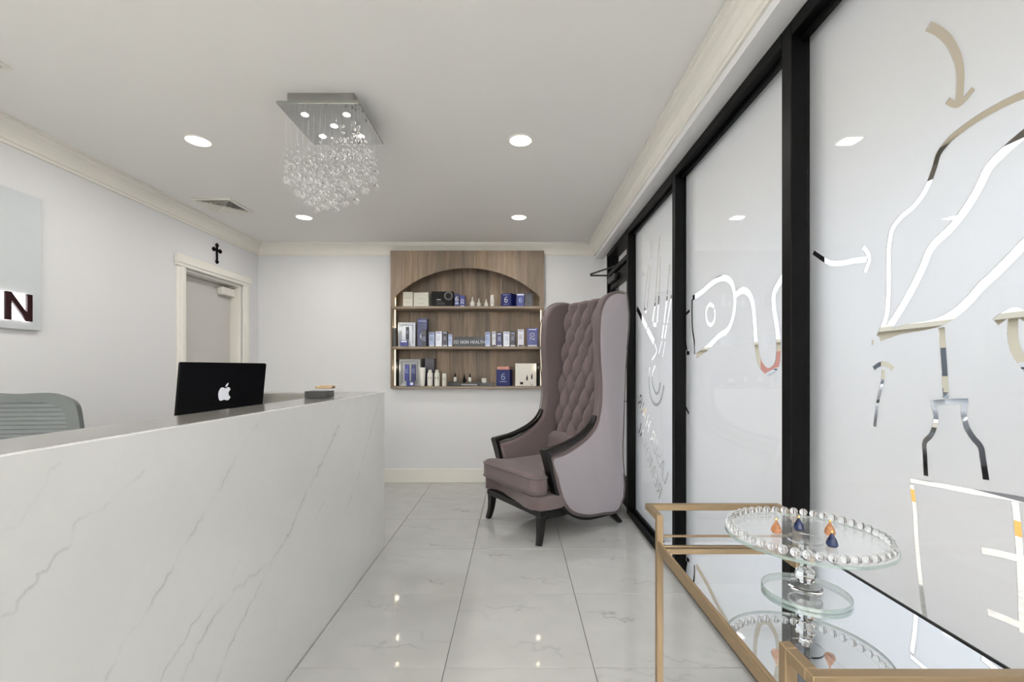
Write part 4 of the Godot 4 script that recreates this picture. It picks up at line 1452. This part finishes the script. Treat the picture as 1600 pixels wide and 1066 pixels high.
# ---------------------------------------------------------------- ceiling
func chandelier() -> void:
	var c := Vector3(-0.957, CEIL, -2.367)
	var o := thing("chandelier", "square chrome chandelier hung with strings of crystal balls", "chandelier", c)
	var st := mb()
	box(st, Vector3(-0.165, -0.06, -0.165), Vector3(0.165, -0.0005, 0.165), 0.003)
	part("ceiling_box", st, M.chrome, o)
	st = mb()
	box(st, Vector3(-0.20, -0.075, -0.20), Vector3(0.20, -0.0605, 0.20), 0.002)
	part("plate", st, M.chrome, o)
	for p in [[0, 0], [-0.105, -0.105], [0.105, -0.105], [-0.105, 0.105], [0.105, 0.105]]:
		st = mb()
		lathe(st, [Vector2(0, -0.0768), Vector2(0.018, -0.0768), Vector2(0.0185, -0.0752), Vector2(0, -0.0752)], 20, Transform3D(Basis(), Vector3(p[0], 0, p[1])))
		part("spot_lamp", st, M.lamp_glow, o)
		var l := OmniLight3D.new()
		l.name = "lamp_light"
		l.light_energy = 0.012
		l.light_color = Color(1.0, 0.985, 0.96)
		l.light_size = 0.01
		l.omni_range = 12.0
		l.omni_attenuation = 2.0
		l.shadow_enabled = true
		o.add_child(l, true)
		l.position = Vector3(p[0], -0.0761, p[1])
	var big := SphereMesh.new()
	big.radius = 0.0175
	big.height = 0.035
	big.radial_segments = 16
	big.rings = 8
	var small := SphereMesh.new()
	small.radius = 0.0075
	small.height = 0.015
	small.radial_segments = 12
	small.rings = 6
	for i in 7:
		for j in 7:
			var x := -0.168 + 0.056 * i
			var z := -0.168 + 0.056 * j
			# the lowest ball: a sheet that climbs towards the right and far corner
			var low := -0.46 + 0.13 * maxf(0.0, (x + 0.02) / 0.188) + 0.02 * ((i + j) % 2) + 0.03 * maxf(0.0, z) / 0.168
			var wire := mb()
			tube(wire, [Vector3(x, -0.0755, z), Vector3(x, low, z)], 0.0006, 4)
			var s := part("strand", wire, M.steel, o)
			for b in [[0.0, big], [0.038, small], [0.08, big], [0.118, small], [0.150, small]]:
				var q := inst("crystal_ball", b[1], M.crystal, s)
				q.position = Vector3(x, low + b[0], z)

func ceiling_fittings() -> void:
	var where := [[-1.885, 2.665, "recessed ceiling light left of the chandelier"], [0.028, 2.66, "recessed ceiling light in the middle of the ceiling"], [-1.885, 4.0, "recessed ceiling light near the back wall beside the vent"], [0.028, 4.0, "recessed ceiling light above the product shelf"], [-1.885, 1.33, "recessed ceiling light above the near desk"], [0.028, 1.33, "recessed ceiling light above the viewer's path"], [-1.885, 0.0, "recessed ceiling light left of the viewer"], [0.028, 0.0, "recessed ceiling light straight above the viewer"], [-1.885, -1.33, "recessed ceiling light behind the viewer on the left"], [0.028, -1.33, "recessed ceiling light behind the viewer"], [-1.885, -2.66, "recessed ceiling light far behind the viewer on the left"], [0.028, -2.66, "recessed ceiling light far behind the viewer"]]
	for e in where:
		var o := thing("ceiling_light", e[2], "light", Vector3(e[0], CEIL, -e[1]), 0.0, "recessed ceiling lights")
		var st := mb()
		lathe(st, [Vector2(0.064, -0.0005), Vector2(0.064, -0.004), Vector2(0.066, -0.006), Vector2(0.073, -0.005), Vector2(0.075, -0.0005)], 40)
		part("rim", st, M.trim, o)
		st = mb()
		lathe(st, [Vector2(0, -0.004), Vector2(0.0638, -0.004), Vector2(0.0638, -0.0008), Vector2(0, -0.0008)], 40)
		part("lens", st, M.lamp_glow, o)
		var l := AreaLight3D.new()
		l.name = "down_light"
		l.area_size = Vector2(0.088, 0.088)
		l.light_energy = 0.48
		l.light_color = Color(1.0, 0.99, 0.97)
		l.shadow_enabled = true
		l.area_range = 12.0
		l.area_attenuation = 2.0
		o.add_child(l, true)
		l.position = Vector3(0, -0.008, 0)
		l.rotation.x = -PI / 2
	for v in [[-2.42, 3.713, "square white ceiling vent near the back left corner"], [-2.42, 1.87, "square white ceiling vent at the left edge of the ceiling"]]:
		var o := thing("ceiling_vent", v[2], "vent", Vector3(v[0], CEIL, -v[1]), 0.0, "ceiling vents")
		var st := mb()
		for e in [[-0.155, -0.155, 0.155, -0.135], [-0.155, 0.135, 0.155, 0.155], [-0.155, -0.135, -0.135, 0.135], [0.135, -0.135, 0.155, 0.135]]:
			box(st, Vector3(e[0], -0.012, e[1]), Vector3(e[2], -0.0005, e[3]), 0.002)
		part("frame", st, M.trim, o)
		st = mb()
		box(st, Vector3(-0.135, -0.002, -0.135), Vector3(0.135, -0.0005, 0.135))
		part("backing", st, M.vent_dark, o)
		for k in 5:
			var p := 0.012 + 0.026 * k
			for side in 4:
				st = mb()
				var half := p + 0.008
				var turn := Basis(Vector3.UP, side * PI / 2)
				box(st, Vector3(-half, -0.001, -0.009), Vector3(half, 0.001, 0.009), 0.0, Transform3D(turn * Basis(Vector3.RIGHT, 0.6), turn * Vector3(0, -0.009, p)))
				part("slat", st, M.trim, o)


# ---------------------------------------------------------------- left wall
func wall_things() -> void:
	var x := WALL_L
	var o := thing("wall_sign", "pale grey sign panel hung on the left wall", "sign", Vector3(x, 1.446, -2.62))
	var st := mb()
	box(st, Vector3(0.001, 0, 0), Vector3(0.024, 0.77, 1.9), 0.003)
	part("board", st, M.sign_board, o)
	var n := thing("sign_letter", "dark letter N glowing round its edges on the sign panel", "sign", Vector3(x + 0.024, 1.492, -2.548))
	# seen from the room: the letter runs towards the viewer's right, which is -z
	var shape := PackedVector2Array([Vector2(0, 0), Vector2(0.027, 0), Vector2(0.027, 0.108), Vector2(0.106, 0), Vector2(0.133, 0), Vector2(0.133, 0.152), Vector2(0.106, 0.152), Vector2(0.106, 0.046), Vector2(0.027, 0.152), Vector2(0, 0.152)])
	var turn := Transform3D(Basis(Vector3(0, 0, -1), Vector3.UP, Vector3(1, 0, 0)), Vector3(0, 0, 0.133))
	st = mb()
	slab(st, shape, 0.014, 0.026, 0.0, 1, turn)
	part("face", st, M.maroon, n)
	st = mb()
	var halo := PackedVector2Array()
	slab(st, shape, 0.004, 0.0138, 0.0, 1, turn)
	part("glowing_edge", st, M.sign_glow, n)
	var l := AreaLight3D.new()
	l.name = "sign_light"
	l.area_size = Vector2(0.12, 0.14)
	l.light_energy = 0.03
	l.light_color = Color(1, 0.97, 0.96)
	l.shadow_enabled = true
	l.area_range = 6.0
	l.area_attenuation = 2.0
	n.add_child(l, true)
	l.position = Vector3(0.005, 0.079, 0.066)
	l.rotation.y = PI / 2
	# the little wrought cross
	var cr := thing("wall_cross", "small black wrought cross on the wall above the door", "cross", Vector3(x + 0.001, 2.305, -4.185))
	st = mb()
	box(st, Vector3(0, -0.075, -0.010), Vector3(0.012, 0.075, 0.010), 0.003)
	box(st, Vector3(0, 0.018, -0.045), Vector3(0.012, 0.040, 0.045), 0.003)
	for p in [[0.0, 0.075], [0.0, -0.078], [-0.045, 0.029], [0.045, 0.029]]:
		for q in [[0.0, 0.0], [0.011, 0.0], [-0.011, 0.0], [0.0, 0.011], [0.0, -0.011]]:
			lathe(st, [Vector2(0, 0), Vector2(0.009, 0), Vector2(0.009, 0.012), Vector2(0, 0.012)], 10, Transform3D(Basis(Vector3.BACK, -PI / 2), Vector3(0, p[1] + q[1], p[0] + q[0])))
	part("cross", st, M.black_metal, cr)


# ---------------------------------------------------------------- on and behind the desk
func desk_things() -> void:
	# all-in-one computer: its dark back faces the room
	var p1 := Vector3(-1.735, 0, -2.317)
	var p2 := Vector3(-1.547, 0, -2.78)
	var mid := (p1 + p2) / 2.0
	var o := thing("desktop_computer", "black desktop computer seen from behind with a pale apple emblem", "computer", Vector3(mid.x, 0.7555, mid.z))
	var across := (p1 - p2).normalized()
	var out := across.cross(Vector3.UP) * -1.0
	if out.x < 0.0:
		out = -out
	o.basis = Basis(Vector3.UP.cross(out), Vector3.UP, out)
	# local: +z towards the room, screen leans so that its top comes towards the room
	var lean := Transform3D(Basis(Vector3.RIGHT, 0.13), Vector3(0, 0.13, -0.05))
	var st := mb()
	var w := 0.25
	slab(st, PackedVector2Array([Vector2(-w, 0.006), Vector2(-w + 0.006, 0), Vector2(w - 0.006, 0), Vector2(w, 0.006), Vector2(w, 0.372), Vector2(w - 0.006, 0.378), Vector2(-w + 0.006, 0.378), Vector2(-w, 0.372)]), -0.008, 0.008, 0.003, 2, lean)
	var scr := part("screen_housing", st, M.computer_back, o)
	st = mb()
	slab(st, smooth2([0.0, 0.026, 0.018, 0.034, 0.031, 0.022, 0.022, 0.004, 0.027, -0.016, 0.034, -0.022, 0.021, -0.043, 0.008, -0.040, 0.0, -0.038, -0.008, -0.040, -0.021, -0.043, -0.036, -0.012, -0.034, 0.014, -0.022, 0.032, -0.008, 0.031], 4, true), 0.0082, 0.0092, 0.0, 1, lean * Transform3D(Basis(), Vector3(0, 0.205, 0)))
	slab(st, smooth2([0.001, 0.034, 0.004, 0.048, 0.016, 0.058, 0.014, 0.044], 5, true), 0.0082, 0.0092, 0.0, 1, lean * Transform3D(Basis(), Vector3(0, 0.205, 0)))
	part("emblem", st, M.print_white, scr, "pale apple emblem")
	st = mb()
	box(st, Vector3(-0.09, 0, -0.14), Vector3(0.09, 0.006, 0.04), 0.002)
	box(st, Vector3(-0.075, 0.006, -0.02), Vector3(0.075, 0.20, -0.006), 0.003, Transform3D(Basis(Vector3.RIGHT, -0.12), Vector3(0, 0, 0.03)))
	part("stand", st, M.steel, o)
	# acrylic case on the ledge
	var c := thing("acrylic_box", "clear acrylic box with a black insert on the desk ledge", "box", Vector3(-1.035, 1.0685, -2.42))
	st = mb()
	for e in [[Vector3(-0.085, 0, 0.056), Vector3(0.085, 0.046, 0.06)], [Vector3(-0.085, 0, -0.06), Vector3(0.085, 0.046, -0.056)], [Vector3(-0.085, 0, -0.056), Vector3(-0.081, 0.046, 0.056)], [Vector3(0.081, 0, -0.056), Vector3(0.085, 0.046, 0.056)], [Vector3(-0.085, 0.0462, -0.06), Vector3(0.085, 0.050, 0.06)]]:
		box(st, e[0], e[1], 0.0006)
	part("case", st, M.acrylic, c)
	st = mb()
	box(st, Vector3(-0.079, 0.001, -0.054), Vector3(0.035, 0.038, 0.054), 0.002)
	part("insert", st, M.print_black, c)
	var g := thing("card_holder", "small brass card holder on top of the acrylic box", "holder", Vector3(-1.035, 1.119, -2.44))
	st = mb()
	box(st, Vector3(-0.045, 0, -0.025), Vector3(0.045, 0.004, 0.025), 0.001)
	box(st, Vector3(-0.045, 0.004, 0.018), Vector3(0.045, 0.012, 0.021), 0.001)
	box(st, Vector3(-0.045, 0.004, -0.025), Vector3(0.045, 0.016, -0.022), 0.001)
	part("tray", st, M.brass, g)
	st = mb()
	box(st, Vector3(-0.042, 0.0042, -0.021), Vector3(0.042, 0.0105, 0.017))
	part("cards", st, M.dark_slab, g)

func task_chair() -> void:
	var o := thing("office_chair", "grey mesh-back office chair behind the reception desk", "chair", Vector3(-2.26, 0, -2.03), 0.12)
	# back frame: a rounded loop with mesh slats inside
	var w := 0.27
	var lo := 0.56
	var hi := 1.105
	var loop := smooth2([-w * 0.78, lo, 0.0, lo - 0.01, w * 0.78, lo, w * 0.96, lo + 0.06, w, 0.80, w * 0.985, 0.98, w * 0.90, hi - 0.035, w * 0.70, hi - 0.004, 0.0, hi + 0.006, -w * 0.70, hi - 0.004, -w * 0.90, hi - 0.035, -w * 0.985, 0.98, -w, 0.80, -w * 0.96, lo + 0.06], 6, true)
	var inner := PackedVector2Array()
	var mid := Vector2(0, 0.83)
	for p in loop:
		inner.append(mid + (p - mid) * Vector2(0.83, 0.86))
	var st := mb()
	var n := loop.size()
	st.set_smooth_group(-1)
	for i in n:
		var j := (i + 1) % n
		var f0 := Vector3(loop[i].x, loop[i].y, 0.010)
		var f1 := Vector3(loop[j].x, loop[j].y, 0.010)
		var g0 := Vector3(inner[i].x, inner[i].y, 0.014)
		var g1 := Vector3(inner[j].x, inner[j].y, 0.014)
		var back := Vector3(0, 0, -0.026)
		quad(st, f0, f1, g1, g0)
		quad(st, f1 + back, f0 + back, g0 + back, g1 + back)
		quad(st, f1, f0, f0 + back, f1 + back)
		quad(st, g0, g1, g1 + back, g0 + back)
	part("back_frame", st, M.mesh_dark, o)
	st = mb()
	slab(st, inner, -0.006, 0.004)
	var m := part("mesh_back", st, M.mesh_grey, o)
	for k in 24:
		var y := lo + 0.06 + 0.0195 * k
		var half := 0.0
		for i in n:
			var a := inner[i]
			var b := inner[(i + 1) % n]
			if (a.y - y) * (b.y - y) <= 0.0 and absf(a.y - b.y) > 1e-6:
				half = maxf(half, lerpf(a.x, b.x, (y - a.y) / (b.y - a.y)))
		if half > 0.03:
			st = mb()
			box(st, Vector3(-half, y - 0.0035, 0.004), Vector3(half, y + 0.0035, 0.008), 0.001)
			part("mesh_rib", st, M.mesh_dark, m)
	st = mb()
	slab(st, smooth2([-0.24, -0.02, 0.0, 0.0, 0.24, -0.02, 0.26, -0.25, 0.22, -0.48, 0.0, -0.5, -0.22, -0.48, -0.26, -0.25], 5, true), 0.44, 0.50, 0.02, 3, Transform3D(Basis(Vector3(1, 0, 0), Vector3(0, 0, 1), Vector3(0, -1, 0)), Vector3(0, 0.94, 0)))
	part("seat", st, M.mesh_dark, o)
	st = mb()
	tube(st, [Vector3(0, 0.44, -0.25), Vector3(0, 0.10, -0.25)], 0.025, 12)
	sweep(st, [Vector3(0, 0.43, -0.2), Vector3(0, 0.42, 0.02), Vector3(0, 0.55, 0.04), Vector3(0, 0.7, 0.02)], rect_section(0.06, 0.02), Vector3.RIGHT, false)
	part("column", st, M.black_plastic, o)
	for k in 5:
		var a := TAU * k / 5
		st = mb()
		var tip := Vector3(sin(a) * 0.3, 0.075, -0.25 + cos(a) * 0.3)
		sweep(st, [Vector3(0, 0.12, -0.25), tip], rect_section(0.04, 0.025), Vector3.UP, false)
		lathe(st, [Vector2(0, -0.015), Vector2(0.028, -0.015), Vector2(0.03, 0), Vector2(0.028, 0.015), Vector2(0, 0.015)], 14, Transform3D(Basis(Vector3.BACK, PI / 2), Vector3(tip.x, 0.031, tip.z)))
		box(st, tip + Vector3(-0.006, -0.05, -0.006), tip + Vector3(0.006, 0.0, 0.006))
		part("base_leg", st, M.black_plastic, o)
	for s in [-1.0, 1.0]:
		st = mb()
		sweep(st, [Vector3(s * 0.2, 0.46, -0.2), Vector3(s * 0.29, 0.48, -0.2), Vector3(s * 0.29, 0.66, -0.18)], rect_section(0.03, 0.03), Vector3.BACK, false)
		box(st, Vector3(s * 0.29 - 0.035, 0.66, -0.32), Vector3(s * 0.29 + 0.035, 0.685, -0.08), 0.008)
		part("armrest", st, M.black_plastic, o)


# two floor lamps added unseen behind the viewer to throw fill light at the ceiling
func added_uplighters() -> void:
	for e in [[-2.35, 3.3, "tall floor lamp added as ceiling fill in the left corner behind the viewer"], [0.45, 3.3, "tall floor lamp added as ceiling fill on the right behind the viewer"]]:
		var o := thing("added_floor_lamp", e[2], "lamp", Vector3(e[0], 0, e[1]), 0.0, "uplighters behind the viewer")
		var st := mb()
		lathe(st, [Vector2(0, 0), Vector2(0.14, 0), Vector2(0.14, 0.015), Vector2(0.03, 0.03), Vector2(0, 0.03)], 32)
		part("base", st, M.black_metal, o)
		st = mb()
		tube(st, [Vector3(0, 0.028, 0), Vector3(0, 1.70, 0)], 0.012, 12)
		part("pole", st, M.black_metal, o)
		st = mb()
		lathe(st, [Vector2(0, 1.70), Vector2(0.05, 1.70), Vector2(0.13, 1.76), Vector2(0.17, 1.84), Vector2(0.165, 1.84), Vector2(0.125, 1.767), Vector2(0.045, 1.71), Vector2(0, 1.71)], 32)
		part("lamp_shade", st, M.white_gloss, o)
		st = mb()
		lathe(st, [Vector2(0, 1.80), Vector2(0.12, 1.80), Vector2(0.12, 1.806), Vector2(0, 1.806)], 32)
		part("diffuser", st, M.lamp_glow, o)
		var l := AreaLight3D.new()
		l.name = "added_up_light"
		l.area_size = Vector2(0.18, 0.18)
		l.light_energy = 20.0
		l.light_color = Color(1.0, 0.99, 0.97)
		l.shadow_enabled = true
		l.area_range = 12.0
		l.area_attenuation = 2.0
		o.add_child(l, true)
		l.position = Vector3(0, 1.815, 0)
		l.rotation.x = PI / 2
